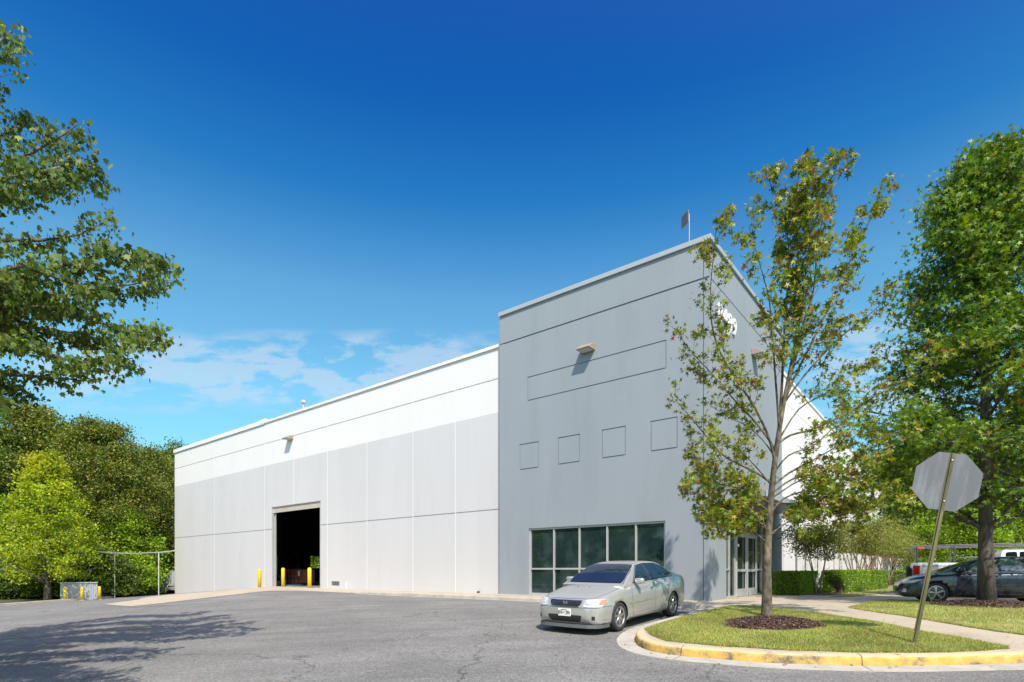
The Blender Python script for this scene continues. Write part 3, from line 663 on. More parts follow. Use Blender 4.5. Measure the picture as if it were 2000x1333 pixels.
bm = bmesh.new(); tube(bm, [(.05, -.6, .35), (-.25, -.95, 1.0)], .025, 8); tube(bm, [(-.42, -.95, 1.02), (-.08, -.95, 1.02)], .02, 8); obj('handle', bm, BL, t)
for x in (-.1, .2):
    bm = bmesh.new(); bmesh.ops.create_cone(bm, cap_ends=True, segments=14, radius1=.09, radius2=.09, depth=.06, matrix=Matrix.Translation((x, -.62, .09)) @ Matrix.Rotation(PI/2, 4, 'Y')); obj('wheel', bm, DARK, t)
tx3, _ = planehit(541, 1130, 1.5)
t = thing('cardboard_box', 'small brown carton on the floor behind the left door jamb', 'box', (*loc2w(tx3, 1.6), fl), ANG)
bm = bmesh.new(); box(bm, -.22, -.2, 0, .22, .2, .36, .01); obj('carton', bm, M('cardboard', (.33, .25, .17), rough=.9), t); bm = bmesh.new(); box(bm, -.03, -.203, 0, .03, .203, .363); obj('tape', bm, TANL, t)
tx4, _ = planehit(572, 1130, 9)
t = thing('draped_load', 'black plastic sheet draped over stacked goods deep in the garage', 'load', (*loc2w(tx4, 9), fl), ANG)
bm = bmesh.new(); bmesh.ops.create_icosphere(bm, subdivisions=4, radius=1)
for v in bm.verts:
    v.co = Vector((v.co.x*1.5, v.co.y*.9, max(0, (v.co.z+.75)*1.7)*(1+.1*v.co.x))) + Vector((.12*mnoise.noise(v.co*3), .2*mnoise.noise(v.co*2.3+Vector((5, 0, 0))), 0))
obj('sheet', bm, M('black_sheet', (.02, .02, .022), rough=.25), t, smooth=True)

# ---------------------------------------------------------------- stop sign seen from behind
POSTM = M('olive_post', (.20, .185, .085), (.10, .085, .04), 6, .45, .2, 30, metal=.3, stretch=(1, 1, .2))
SIGNB = M('sign_back', (.13, .138, .145), (.11, .12, .125), 3, .5, metal=.1, stretch=(1, 1, .15), c3=(.26, .27, .27), s3=7, amt3=.6)
bx, by = gp(1784.5, 1256.5, .155)
# base and top of the leaning post
top = at(1861, 886, by-.12)
t = thing('stop_sign', 'leaning octagonal traffic sign seen from its bare grey back', 'sign', (bx, by, gz(bx, by, .12)))
d = Vector((bx, by, gz(bx, by, .12))); ax = (top-d); Lp = ax.length; ax.normalize()
# local frame: z along post, y = facing direction of the bare back (towards the camera, turned)
bd = Vector((-.30, -1, 0)); bd = (bd-ax*bd.dot(ax)).normalized(); xr = bd.cross(ax).normalized()
MX = Matrix(((xr.x, bd.x, ax.x, 0), (xr.y, bd.y, ax.y, 0), (xr.z, bd.z, ax.z, 0), (0, 0, 0, 1)))
t.rotation_euler = MX.to_euler()
bm = bmesh.new(); c = [(-.038, -.002), (-.038, .004), (-.022, .006), (-.016, .034), (.016, .034), (.022, .006), (.038, .004), (.038, -.002), (.016, -.002), (.011, .027), (-.011, .027), (-.016, -.002)]
prism(bm, c, 0, Lp, 'z'); fixn(bm); ps = obj('post', bm, POSTM, t)
bm = bmesh.new()
for k in range(int(Lp/.026)-3):
    z = .04+k*.026
    if z < 1.35 or (z > Lp-.98): 
        lathe(bm, [(0, .0365), (.0065, .0365), (.0065, .0335), (0, .0335)], 6, 'y', c=(-.0, 0, z)); 
        box(bm, -.033, .005, z-.005, -.026, .0068, z+.005)
ho = obj('bolt_holes', bm, DARK, ps); ho['kind'] = 'stuff'
bm = bmesh.new(); rr = .475/math.cos(PI/8)*1.0; cz = Lp-.47
prism(bm, [(rr*math.cos(PI/8+k*PI/4), cz+rr*math.sin(PI/8+k*PI/4)) for k in range(8)], -.007, -.0035, 'y'); fixn(bm); obj('sign_plate', bm, SIGNB, t)
bm = bmesh.new(); rr2 = rr*.97
prism(bm, [(rr2*math.cos(PI/8+k*PI/4), cz+rr2*math.sin(PI/8+k*PI/4)) for k in range(8)], -.0095, -.0085, 'y'); fixn(bm); obj('red_face', bm, M('sign_face_red', (.5, .02, .02), rough=.4), t)
for z in (Lp-.12, Lp-.8):
    bm = bmesh.new(); lathe(bm, [(.014, .0), (.014, .045), (0, .048)], 6, 'y', c=(0, 0, z)); obj('bolt', bm, ALU, t)
# ---------------------------------------------------------------- vehicles
SILV = M('silver_paint', (.50, .49, .455), (.47, .46, .43), 2, .28, metal=.5, coat=.5)
SILVD = M('silver_paint_dusty', (.46, .465, .44), (.40, .40, .37), 6, .38, metal=.5, coat=.3)
CHAR = M('charcoal_paint', (.035, .045, .055), (.03, .038, .047), 2, .25, metal=.5, coat=.8)
WPNT = M('white_car_paint', (.72, .72, .70), (.68, .68, .66), 2, .3, coat=.5)
CGL = M('car_glass', (.008, .012, .018), rough=.03, spec=1.0)
CGLB = M('blue_car_glass', (.012, .022, .040), (.010, .016, .028), 1.2, .03, spec=.8)
RUB = M('rubber', (.022, .022, .022), (.035, .034, .032), 10, .85)
RIMM = M('alloy', (.50, .50, .48), (.42, .42, .40), 8, .3, metal=.8)
CHR = M('chrome', (.7, .7, .7), rough=.12, metal=1)
BLK = M('black_plastic', (.018, .018, .02), rough=.5)
HLG = M('headlamp_glass', (.30, .31, .32), (.60, .61, .60), 22, .08, spec=.8, coat=1)
AMB = M('amber_lens', (.65, .22, .12), rough=.15, coat=1)
REDL = M('red_lens', (.50, .012, .012), rough=.12, coat=1)
def ip(keys, x):
    return float(np.interp(x, [k[0] for k in keys], [k[1] for k in keys]))
def smooth_keys(keys, x, r=.05):
    return sum(ip(keys, x+d*r)*w for d, w in ((-1, .15), (-.5, .2), (0, .3), (.5, .2), (1, .15)))
def shell(name, L, mid, zt, zb, w, zs, fr, mat, parent, arches=(), arch_r=.335, zc=.30, nst=110):
    bm = bmesh.new(); rows = []
    xs = [L*(.5-.5*math.cos(PI*k/nst)) for k in range(nst+1)]
    for x in xs:
        W = smooth_keys(w, x, .03); ZB = smooth_keys(zb, x); ZT = smooth_keys(zt, x, .04); ZS = min(smooth_keys(zs, x, .05), ZT-.001); d = ZS-ZB
        half = [(0, ZB), (.5*W, ZB), (.86*W, ZB+.01), (.95*W, ZB+.05*d), (.985*W, ZB+.18*d), (.995*W, ZB+.35*d), (1.0*W, ZB+.5*d), (.995*W, ZB+.66*d), (.985*W, ZB+.8*d), (.965*W, ZB+.91*d), (.93*W, ZS), (.88*W, ZS+.35*(ZT-ZS)), (.78*W, ZS+.62*(ZT-ZS)), (.6*W, ZS+.83*(ZT-ZS)), (.4*W, ZS+.94*(ZT-ZS)), (.2*W, ZS+.985*(ZT-ZS)), (0, ZT)]
        P = half + [(-a, b) for a, b in half[-2:0:-1]]
        rows.append([bm.verts.new((mid-x, a, b)) for a, b in P])
    n = len(rows[0])
    for i in range(len(rows)-1):
        for j in range(n): bm.faces.new((rows[i][j], rows[i][(j+1) % n], rows[i+1][(j+1) % n], rows[i+1][j]))
    bm.faces.new(rows[0]); bm.faces.new(rows[-1][::-1]); fixn(bm)
    o = obj(name, bm, [mat, BLK], parent, smooth=True)
    if arches:
        cb = bmesh.new()
        for ax_ in arches:
            for s in (-1, 1):
                bmesh.ops.create_cone(cb, cap_ends=True, segments=40, radius1=arch_r, radius2=arch_r, depth=.5, matrix=Matrix.Translation((mid-ax_, s*(max(k[1] for k in w)-.03), zc)) @ Matrix.Rotation(PI/2, 4, 'X'))
        for f in cb.faces: f.material_index = 1
        c = obj('cutter', cb, [mat, BLK], parent)
        md = o.modifiers.new('b', 'BOOLEAN'); md.object = c; md.solver = 'EXACT'
        dg = bpy.context.evaluated_depsgraph_get(); me = bpy.data.meshes.new_from_object(o.evaluated_get(dg)); o.modifiers.clear(); o.data = me
        bpy.data.objects.remove(c)
    return o
def house(name, x0, x1, mid, zr, belt, wb, tumble, mat, parent, nst=70):
    bm = bmesh.new(); rows = []
    for k in range(nst+1):
        x = x0+(x1-x0)*(.5-.5*math.cos(PI*k/nst)); Z = smooth_keys(zr, x, .05); h = max(.004, Z-belt); wr = wb-tumble*h
        B = belt-.06
        half = [(wb+.004, B), (wb, belt), (wb-tumble*.5*h*.9, belt+.45*h), (wr+.03, belt+.8*h), (wr+.005, belt+.9*h), (wr-.04, belt+.965*h), (wr*.75, belt+.985*h), (wr*.4, belt+.997*h), (0, Z)]
        P = half+[(-a, b) for a, b in half[-2::-1]]
        rows.append([bm.verts.new((mid-x, a, b)) for a, b in P])
    n = len(rows[0])
    for i in range(nst):
        for j in range(n-1): bm.faces.new((rows[i][j], rows[i][j+1], rows[i+1][j+1], rows[i+1][j]))
    bm.faces.new(rows[0]); bm.faces.new(rows[-1][::-1]); fixn(bm)
    return obj(name, bm, mat, parent, smooth=True)
def bvh(objs):
    V = []; Fc = []
    for o in objs:
        b = len(V); V += [v.co.copy() for v in o.data.vertices]; Fc += [[b+i for i in p.vertices] for p in o.data.polygons]
    return BVHTree.FromPolygons(V, Fc)
def patch(name, T, quad, dirv, mat, parent, n=22, m=18, off=.005, start=3.0, rnd=0, label=None, mirror=False):
    """quad: four 3D points; each grid point is shot along dirv onto the shell and lifted off"""
    for s in ((1, -1) if mirror else (1,)):
        q = [Vector((p[0], p[1]*s, p[2])) for p in quad]; dv = Vector((dirv[0], dirv[1]*s, dirv[2])).normalized()
        bm = bmesh.new(); g = []
        for j in range(m+1):
            row = []
            for i in range(n+1):
                u, v = i/n, j/m
                if rnd:   # rounded corners
                    cu, cv = 2*u-1, 2*v-1
                    k = 1-rnd*(abs(cu)**4)*(abs(cv)**4); u, v = .5+.5*cu*k, .5+.5*cv*k
                p = (q[0]*(1-u)+q[1]*u)*(1-v)+(q[3]*(1-u)+q[2]*u)*v
                hit, nr, _, _ = T.ray_cast(p-dv*start, dv)
                if hit is None: row.append(None); continue
                if nr.dot(dv) > 0: nr = -nr
                row.append(bm.verts.new(hit+nr*off))
            g.append(row)
        for j in range(m):
            for i in range(n):
                f = (g[j][i], g[j][i+1], g[j+1][i+1], g[j+1][i])
                if all(f): bm.faces.new(f)
        fixn(bm)
        if bm.faces:
            bm.normal_update(); nn = sum((f.normal for f in bm.faces), Vector())
            if nn.dot(dv) > 0: bmesh.ops.reverse_faces(bm, faces=bm.faces)
        o = obj(name, bm, mat, parent, smooth=True, label=label)
    return o
def obj_lr(name, bm, mat, parent):
    bm.normal_update(); g = {1: [], -1: [], 0: []}
    for f in bm.faces: g[(1 if f.normal.y > 0 else -1) if abs(f.normal.y) > .6 else 0].append([v.co.copy() for v in f.verts])
    for k, fs in g.items():
        if not fs: continue
        q = bmesh.new()
        for f in fs: q.faces.new([q.verts.new(p) for p in f])
        bmesh.ops.remove_doubles(q, verts=q.verts, dist=1e-4); obj(name, q, mat, parent)
    bm.free()
def seam(bm, T, pts, dirv, w=.005, off=.003, start=3.0):
    dv = Vector(dirv).normalized(); P = []
    for i in range(len(pts)-1):
        a, b = Vector(pts[i]), Vector(pts[i+1]); n = max(1, int((b-a).length/.04))
        for k in range(n+(i == len(pts)-2)): P.append(a.lerp(b, k/n))
    H = []
    for p in P:
        hit, nr, _, _ = T.ray_cast(p-dv*start, dv)
        if hit is not None:
            if nr.dot(dv) > 0: nr = -nr
            H.append((hit+nr*off, nr))
    prev = None
    for i in range(len(H)-1):
        a, b = H[i], H[i+1]; t = (b[0]-a[0])
        if t.length < 1e-5 or t.length > .3: prev = None; continue
        s = t.normalized().cross(a[1]).normalized()*w
        q = [bm.verts.new(a[0]-s), bm.verts.new(a[0]+s), bm.verts.new(b[0]+s), bm.verts.new(b[0]-s)]; bm.faces.new(q)
def wheel(parent, x, y, s, r=.30, w=.19, spokes=7, rimr=None, rimmat=None):
    rimr = rimr or r*.68; rimmat = rimmat or RIMM
    wp = bpy.data.objects.new('wheel', None); col.objects.link(wp); wp.parent = parent; wp.location = (x, y, r)
    bm = bmesh.new(); h = w/2
    lathe(bm, [(rimr*.98, -h*.9), (r*.93, -h), (r*.985, -h*.8), (r, -h*.55), (r, h*.55), (r*.985, h*.8), (r*.93, h), (rimr*1.04, h*.95), (rimr*.98, h*.8)], 40, 'y'); obj('tyre', bm, RUB, wp, smooth=True)
    bm = bmesh.new(); o = s*h
    lathe(bm, [(rimr*1.0, -h*.85), (rimr*1.0, h*.85)], 36, 'y')
    for f in [f for f in bm.faces if len(f.verts) > 4]: bm.faces.remove(f)
    lathe(bm, [(rimr*.9, o*.78), (rimr*1.02, o*.86), (rimr*1.03, o*.92), (rimr*.96, o*.95), (rimr*.9, o*.8)], 36, 'y')
    for k in range(spokes):
        a = 2*PI*k/spokes+.2
        for da in ((-.11, .11) if spokes < 7 else (0,)):
            bw = .026 if spokes < 7 else .034
            pr = []
            for rr_, ww, yy in ((.03, bw*1.1, .90), (rimr*.55, bw*.85, .86), (rimr*.95, bw*1.05, .80)):
                ca, sa = math.cos(a+da*(rr_ > .05)), math.sin(a+da*(rr_ > .05)); pr.append([Vector((ca*rr_-sa*q*ww, o*yy-s*.02*(e), sa*rr_+ca*q*ww)) for q, e in ((-1, 1), (-.6, 0), (.6, 0), (1, 1))])
            for i in range(2):
                A = [bm.verts.new(p) for p in pr[i]]; B = [bm.verts.new(p) for p in pr[i+1]]
                for j in range(3): bm.faces.new((A[j], A[j+1], B[j+1], B[j]))
    lathe(bm, [(0, o*.97), (rimr*.17, o*.95), (rimr*.24, o*.82), (rimr*.24, o*.5)], 18, 'y')
    obj('rim', bm, rimmat, wp)
    bm = bmesh.new(); lathe(bm, [(0, o*.42), (rimr*.75, o*.42), (rimr*.75, o*.36), (0, o*.36)], 28, 'y'); obj('brake_disc', bm, M('disc', (.12, .1, .09), rough=.5, metal=.5) if 'disc' not in MATS else MATS['disc'], wp)
    return wp
def place(t, fw, rw, zoff=0):
    """stand the car (local +X forward, +Y left) on its near front and rear wheel points and the ground"""
    pass

# --- silver saloon
FWp = Vector((2.35, 12.2, 0)); RWp = Vector((4.03, 14.2, 0)); fwd = (FWp-RWp).normalized(); lft = Vector((-fwd.y, fwd.x, 0))
Wt = .735
def gv3(p): return Vector((p.x, p.y, gz(p.x, p.y, .004)))
f1, r1 = gv3(FWp), gv3(RWp); f2, r2 = gv3(FWp-lft*2*Wt), gv3(RWp-lft*2*Wt)
cen = (f1+r1+f2+r2)/4; X_ = ((f1+f2)-(r1+r2)).normalized(); Y_ = ((f1+r1)-(f2+r2)); Y_ = (Y_-X_*Y_.dot(X_)).normalized(); Z_ = X_.cross(Y_)
car = thing('saloon_car', 'silver four door saloon with alloy wheels parked before the slate tower', 'car'); 
car.location = cen+Vector((-.07, -.03, 0)); car.scale = (1.035, 1.035, 1.045); car.rotation_euler = Matrix(((X_.x, Y_.x, Z_.x), (X_.y, Y_.y, Z_.y), (X_.z, Y_.z, Z_.z))).to_euler()
L_, mid = 4.45, 2.14; FA, RA = .83, 3.45
zt = [(0, .50), (.015, .56), (.05, .665), (.10, .712), (.2, .748), (.4, .79), (.7, .835), (1.0, .885), (1.2, .925), (1.5, .94), (3.4, .97), (3.7, 1.0), (3.9, 1.015), (4.25, 1.01), (4.36, .985), (4.41, .9), (4.44, .78), (4.45, .62)]
zb = [(0, .34), (.04, .22), (.15, .16), (.5, .16), (3.9, .18), (4.3, .22), (4.42, .30), (4.45, .42)]
w_ = [(0, .50), (.01, .56), (.05, .66), (.12, .725), (.22, .775), (.45, .815), (.8, .84), (1.3, .85), (3.4, .85), (3.9, .83), (4.2, .79), (4.35, .74), (4.42, .66), (4.45, .52)]
zs_ = [(0, .48), (.03, .56), (.1, .63), (.25, .68), (.5, .745), (.8, .80), (1.1, .85), (1.4, .885), (2.5, .905), (3.5, .935), (4.0, .95), (4.3, .93), (4.4, .85), (4.45, .6)]
body = shell('body', L_, mid, zt, zb, w_, zs_, None, SILV, car, (FA, RA), .325, .30)
zr = [(1.10, .90), (1.2, .965), (1.5, 1.13), (1.8, 1.275), (1.98, 1.335), (2.2, 1.37), (2.5, 1.385), (2.8, 1.38), (3.05, 1.355), (3.25, 1.30), (3.5, 1.19), (3.75, 1.065), (3.93, 1.0)]
roof = house('roof', 1.10, 3.93, mid, zr, .905, .785, .52, SILV, car)
T = bvh([body, roof])
S = lambda x, y, z: (mid-x, y, z)
LD = (0, -1, 0); RD = (0, 1, 0); FD = (-1, 0, 0); BD = (1, 0, 0)
def side(name, q, mat, **k):
    patch(name, T, [S(x, 0, z) for x, z in q], LD, mat, car, **k); patch(name, T, [S(x, 0, z) for x, z in q], RD, mat, car, **k)
side('window', [(1.58, .955), (2.42, .955), (2.37, 1.315), (2.02, 1.29)], CGLB, off=.004)
side('window', [(2.50, .955), (3.20, .975), (2.98, 1.30), (2.45, 1.318)], CGL, off=.004)
side('quarter_window', [(3.25, .985), (3.56, 1.02), (3.30, 1.20), (3.03, 1.285)], CGL, off=.004)
patch('windscreen', T, [(0, -.70, .955), (0, .70, .955), (0, .545, 1.325), (0, -.545, 1.325)], FD, CGLB, car, n=40, m=40, off=.008, rnd=.06)
patch('rear_window', T, [(0, -.62, 1.05), (0, .62, 1.05), (0, .52, 1.325), (0, -.52, 1.325)], BD, CGL, car, n=24, off=.004, rnd=.06)
# black trims round the glass
bm = bmesh.new()
for d_ in (LD, RD):
    seam(bm, T, [S(1.50, 0, .945), S(3.58, 0, .985)], d_, .010, .006)
    seam(bm, T, [S(1.53, 0, .95), S(2.00, 0, 1.30), S(2.4, 0, 1.33), S(2.95, 0, 1.315), S(3.3, 0, 1.215), S(3.6, 0, 1.02)], d_, .008, .006)
    seam(bm, T, [S(2.46, 0, .95), S(2.41, 0, 1.32)], d_, .022, .007)
    seam(bm, T, [S(3.225, 0, .97), S(3.0, 0, 1.30)], d_, .008, .007)
seam(bm, T, [(0, -.66, .962), (0, .66, .962)], FD, .016, .006); 
seam(bm, T, [(0, -.56, 1.335), (0, .56, 1.335)], FD, .007, .006)
for s in (-1, 1): seam(bm, T, [(0, s*.715, .95), (0, s*.56, 1.33)], FD, .007, .006)
obj_lr('window_trim', bm, BLK, car)
# door and panel gaps
bm = bmesh.new()
for d_ in (LD, RD):
    seam(bm, T, [S(1.42, 0, .93), S(1.36, 0, .80), S(1.34, 0, .5), S(1.40, 0, .26)], d_, .0035)
    seam(bm, T, [S(2.46, 0, .94), S(2.44, 0, .26)], d_, .0035)
    seam(bm, T, [S(1.40, 0, .255), S(2.95, 0, .255)], d_, .0035)
    seam(bm, T, [S(3.30, 0, .96), S(3.26, 0, .80), S(3.10, 0, .62), S(2.98, 0, .26)], d_, .0035)
for s in (-1, 1): seam(bm, T, [(mid-1.22, s*.70, 2), (mid-.6, s*.69, 2), (mid-.2, s*.60, 2), (mid-.13, s*.45, 2)], (0, 0, -1), .0035)
seam(bm, T, [(mid-.13, -.45, 2), (mid-.095, 0, 2), (mid-.13, .45, 2)], (0, 0, -1), .004)
seam(bm, T, [(mid-3.92, -.6, 2), (mid-3.92, .6, 2)], (0, 0, -1), .0035)
obj_lr('panel_gap', bm, BLK, car)
bm = bmesh.new()
for d_ in (LD, RD):
    seam(bm, T, [S(1.2, 0, .545), S(3.08, 0, .575)], d_, .017, .009)
obj_lr('side_moulding', bm, SILVD, car)
bm = bmesh.new()
for s in (-1, 1):
    seam(bm, T, [S(1.25, 0, .20), S(3.1, 0, .20)], (0, -s, 0), .022, .008)
obj_lr('sill', bm, BLK, car)
for s in (-1, 1):
    for x in (2.28, 3.15):
        bm = bmesh.new(); box(bm, mid-x-.07, s*.848-.012, .80, mid-x+.07, s*.848+.018, .83, .008); obj('door_handle', bm, SILVD, car)
# front end
hw = [(-.02, .365, .60), (-.02, .735, .60), (-.02, .755, .705), (-.02, .42, .705)]
patch('headlight', T, [(mid-.08, .39, .555), (mid-.30, .745, .55), (mid-.40, .79, .705), (mid-.12, .455, .70)], (-1, -.42, 0), HLG, car, n=16, m=8, off=.007, rnd=.10, mirror=True)
patch('indicator', T, [(mid-.24, .675, .60), (mid-.34, .77, .60), (mid-.38, .785, .685), (mid-.28, .70, .685)], (-1, -.55, 0), AMB, car, n=6, m=6, off=.011, rnd=.1, mirror=True)
patch('grille', T, [(0, -.345, .560), (0, .345, .560), (0, .405, .675), (0, -.405, .675)], FD, BLK, car, n=16, m=4, off=.006, rnd=.08)
bm = bmesh.new()
for z in (.585, .61, .635): seam(bm, T, [(0, -.35, z), (0, .35, z)], FD, .0035, .013)
obj('grille_bar', bm, CHR, car); bm = bmesh.new(); seam(bm, T, [(0, -.345, .557), (0, .345, .557)], FD, .006, .012); seam(bm, T, [(0, -.40, .675), (0, .40, .675)], FD, .007, .012)
obj('grille_surround', bm, CHR, car)
def fx(y, z):
    h, n, _, _ = T.ray_cast(Vector((5, y, z)), Vector((-1, 0, 0))); return h.x if h else mid
bm = bmesh.new(); xg = fx(0, .627)+.016
for s in (-1, 1): prism(bm, [(s*.034, .590), (s*.022, .590), (s*.030, .667), (s*.044, .667)], xg, xg+.012, 'x')
prism(bm, [(-.027, .620), (.027, .620), (.029, .634), (-.029, .634)], xg, xg+.011, 'x'); fixn(bm); obj('emblem', bm, CHR, car)
patch('bumper_intake', T, [(0, -.36, .245), (0, .36, .245), (0, .43, .385), (0, -.43, .385)], FD, BLK, car, n=16, m=4, off=.006, rnd=.05)
patch('fog_light_blank', T, [(mid-.12, .60, .30), (mid-.12, .665, .30), (mid-.12, .665, .375), (mid-.12, .60, .375)], (-1, -.3, 0), BLK, car, n=4, m=4, off=.006, mirror=True)
bm = bmesh.new(); seam(bm, T, [(0, -.74, .538), (0, .74, .538)], FD, .004, .003)
for s in (-1, 1): seam(bm, T, [S(.15, 0, .56), S(.52, 0, .55)], (0, -s, 0), .004, .003)
obj('bumper_gap', bm, BLK, car)
# chin spoiler
bm = bmesh.new(); pts = [(-.80, -.42), (-.765, -.22), (-.70, -.09), (-.52, -.015), (-.25, .015), (0, .02), (.25, .015), (.52, -.015), (.70, -.09), (.765, -.22), (.80, -.42)]
for i in range(len(pts)-1):
    (y0_, dx0), (y1_, dx1) = pts[i], pts[i+1]; x0_, x1_ = mid+dx0, mid+dx1
    q = [(x0_+.0, y0_, .13), (x1_+.0, y1_, .13), (x1_-.025, y1_, .20), (x0_-.025, y0_, .20)]
    bm.faces.new([bm.verts.new(p) for p in q]); bm.faces.new([bm.verts.new(p) for p in ((x0_, y0_, .13), (x1_, y1_, .13), (x1_-.2, y1_*.9, .14), (x0_-.2, y0_*.9, .14))])
bmesh.ops.remove_doubles(bm, verts=bm.verts, dist=1e-4); fixn(bm); obj('chin_spoiler', bm, M('matt_grey_plastic', (.08, .085, .085), rough=.6), car)
# number plate
PLW = M('plate_white', (.72, .72, .70), rough=.4); PLK = M('plate_black', (.03, .03, .03), rough=.5)
xp = fx(0, .43)+.022
bm = bmesh.new(); box(bm, xp-.03, -.152, .355, xp, .152, .507, .006); pl_ = obj('number_plate', bm, PLW, car)
textmesh('plate_number', '874', .098, PLK, pl_, (xp+.002, -.088, .428), (R(90), 0, R(90)), .001, bold=.002, sx=.72)
textmesh('plate_number', '294', .098, PLK, pl_, (xp+.002, .092, .428), (R(90), 0, R(90)), .001, bold=.002, sx=.72)
textmesh('plate_state', 'MARYLAND', .026, PLK, pl_, (xp+.002, 0, .488), (R(90), 0, R(90)), .001, bold=.0005)
bm = bmesh.new(); prism(bm, [(-.022, .448), (.022, .448), (.0, .405)], xp+.001, xp+.003, 'x'); fixn(bm); obj('plate_shield', bm, M('plate_orange', (.45, .25, .12)), pl_)
# rear lamps, bumper plate
patch('tail_light', T, [(mid-4.42, .44, .73), (mid-4.20, .79, .70), (mid-4.20, .79, .87), (mid-4.40, .46, .88)], (1, -.6, 0), REDL, car, n=8, m=8, off=.006, mirror=True)
# mirrors
for s in (-1, 1):
    bm = bmesh.new(); box(bm, mid-1.64, .80, .93, mid-1.52, 1.0, 1.05, .035)
    if s < 0:
        for v in bm.verts: v.co.y *= -1
        fixn(bm)
    mr_ = obj('wing_mirror', bm, SILV, car, smooth=True)
    bm = bmesh.new(); box(bm, mid-1.645, s*.83 if s > 0 else -.97, .945, mid-1.641, s*.97 if s > 0 else -.83, 1.035); obj('mirror_glass', bm, CHR, mr_)
# wipers, aerial, hanging ornament omitted behind dark glass
bm = bmesh.new()
for a_, b_ in (((-.55, .96), (.02, .985)), ((.05, .96), (.58, .985))): seam(bm, T, [(0, a_[0], a_[1]), (0, b_[0], b_[1])], FD, .008, .018)
obj('wiper', bm, BLK, car)
# steering wheel and dashboard seen through the screen as raised interior
bm = bmesh.new(); 
for x in (-.18, .12): lathe(bm, [(0, 0), (.012, 0), (.010, .01), (0, .012)], 8, c=(mid-.95, x-.1, ip(zt, .95)+.0))
obj('washer_nozzle', bm, BLK, car)
# wheels: arch clearance
for x, sx_ in ((FA, 1), (RA, 1)):
    for s in (-1, 1): wheel(car, mid-x, s*(Wt), s, .30, .19, 7)

# --- dark car on the right
yn = 17.45; th2 = R(26); fwx, fwy = -math.cos(th2), math.sin(th2)
c2 = thing('hatchback_car', 'dark charcoal car parked behind the dense green tree at right', 'car')
L2 = 4.55; mid2 = 2.2; w2y = .89
wxn, wyn = (1828-1000)/F*yn, yn     # near front wheel
cx2 = wxn-fwx*(mid2-.93)+fwy*.80; cy2 = wyn-fwy*(mid2-.93)-fwx*.80
c2.location = (cx2, cy2, gz(cx2, cy2, .136)-.02); c2.rotation_euler = (0, 0, PI-th2)
z2 = [(0, .50), (.02, .58), (.08, .68), (.2, .76), (.45, .85), (.8, .92), (1.15, .97), (1.5, .99), (3.9, 1.02), (4.3, 1.04), (4.5, .95), (4.55, .7)]
zb2 = [(0, .32), (.04, .22), (.2, .17), (4.3, .2), (4.5, .3), (4.55, .4)]
w2 = [(0, .5), (.02, .58), (.1, .70), (.25, .79), (.5, .86), (.9, .885), (3.8, .89), (4.3, .85), (4.5, .75), (4.55, .6)]
s2 = [(0, .48), (.05, .58), (.2, .68), (.5, .78), (.9, .86), (1.4, .92), (2.5, .945), (4.2, .97), (4.45, .9), (4.55, .65)]
b2 = shell('body', L2, mid2, z2, zb2, w2, s2, None, CHAR, c2, (.93, 3.60), .35, .32)
zr2 = [(.95, .93), (1.1, .99), (1.5, 1.17), (1.9, 1.33), (2.2, 1.41), (2.6, 1.455), (3.0, 1.46), (3.4, 1.43), (3.8, 1.33), (4.15, 1.17), (4.4, 1.03)]
h2 = house('roof', .95, 4.4, mid2, zr2, .955, .82, .46, CHAR, c2)
T2_ = bvh([b2, h2]); S2 = lambda x, z: (mid2-x, 0, z)
GGL = M('green_glass', (.09, .16, .12), (.015, .025, .022), 2.6, .04, spec=1)
for d_ in (LD, RD):
    patch('window', T2_, [S2(1.45, 1.0), S2(2.45, 1.0), S2(2.40, 1.385), S2(2.05, 1.345)], d_, GGL, c2, off=.004)
    patch('window', T2_, [S2(2.53, 1.0), S2(3.35, 1.01), S2(3.25, 1.36), S2(2.50, 1.39)], d_, GGL, c2, off=.004)
    patch('quarter_window', T2_, [S2(3.42, 1.02), S2(3.85, 1.07), S2(3.7, 1.24), S2(3.35, 1.345)], d_, GGL, c2, off=.004)
patch('windscreen', T2_, [(0, -.72, 1.0), (0, .72, 1.0), (0, .56, 1.40), (0, -.56, 1.40)], FD, CGL, c2, n=20, off=.004)
patch('headlight', T2_, [(mid2-.06, .50, .60), (mid2-.35, .80, .63), (mid2-.60, .86, .76), (mid2-.2, .62, .70)], (-1, -.9, 0), HLG, c2, n=10, m=6, off=.006, mirror=True)
patch('fog_light', T2_, [(mid2-.1, .62, .34), (mid2-.2, .72, .34), (mid2-.2, .72, .46), (mid2-.15, .66, .46)], (-1, -.7, 0), HLG, c2, n=4, m=4, off=.006, mirror=True)
bm = bmesh.new()
for d_ in (LD, RD):
    seam(bm, T2_, [S2(1.38, .96), S2(1.34, .6), S2(1.42, .28), S2(3.1, .28)], d_, .004); seam(bm, T2_, [S2(2.49, .97), S2(2.47, .28)], d_, .004); seam(bm, T2_, [S2(3.42, 1.0), S2(3.3, .7), S2(3.1, .28)], d_, .004)
obj_lr('panel_gap', bm, BLK, c2)
bm = bmesh.new()
for d_ in (LD, RD): seam(bm, T2_, [S2(1.38, .99), S2(2.02, 1.37), S2(2.5, 1.41), S2(3.2, 1.395), S2(3.7, 1.28), S2(3.95, 1.08), S2(1.38, .985)], d_, .010, .007); seam(bm, T2_, [S2(2.49, 1.0), S2(2.45, 1.4)], d_, .03, .007)
obj_lr('window_trim', bm, BLK, c2)
bm = bmesh.new()
for d_ in (LD, RD): seam(bm, T2_, [S2(1.5, .31), S2(3.0, .31)], d_, .012, .008)
obj_lr('sill_strip', bm, CHR, c2)
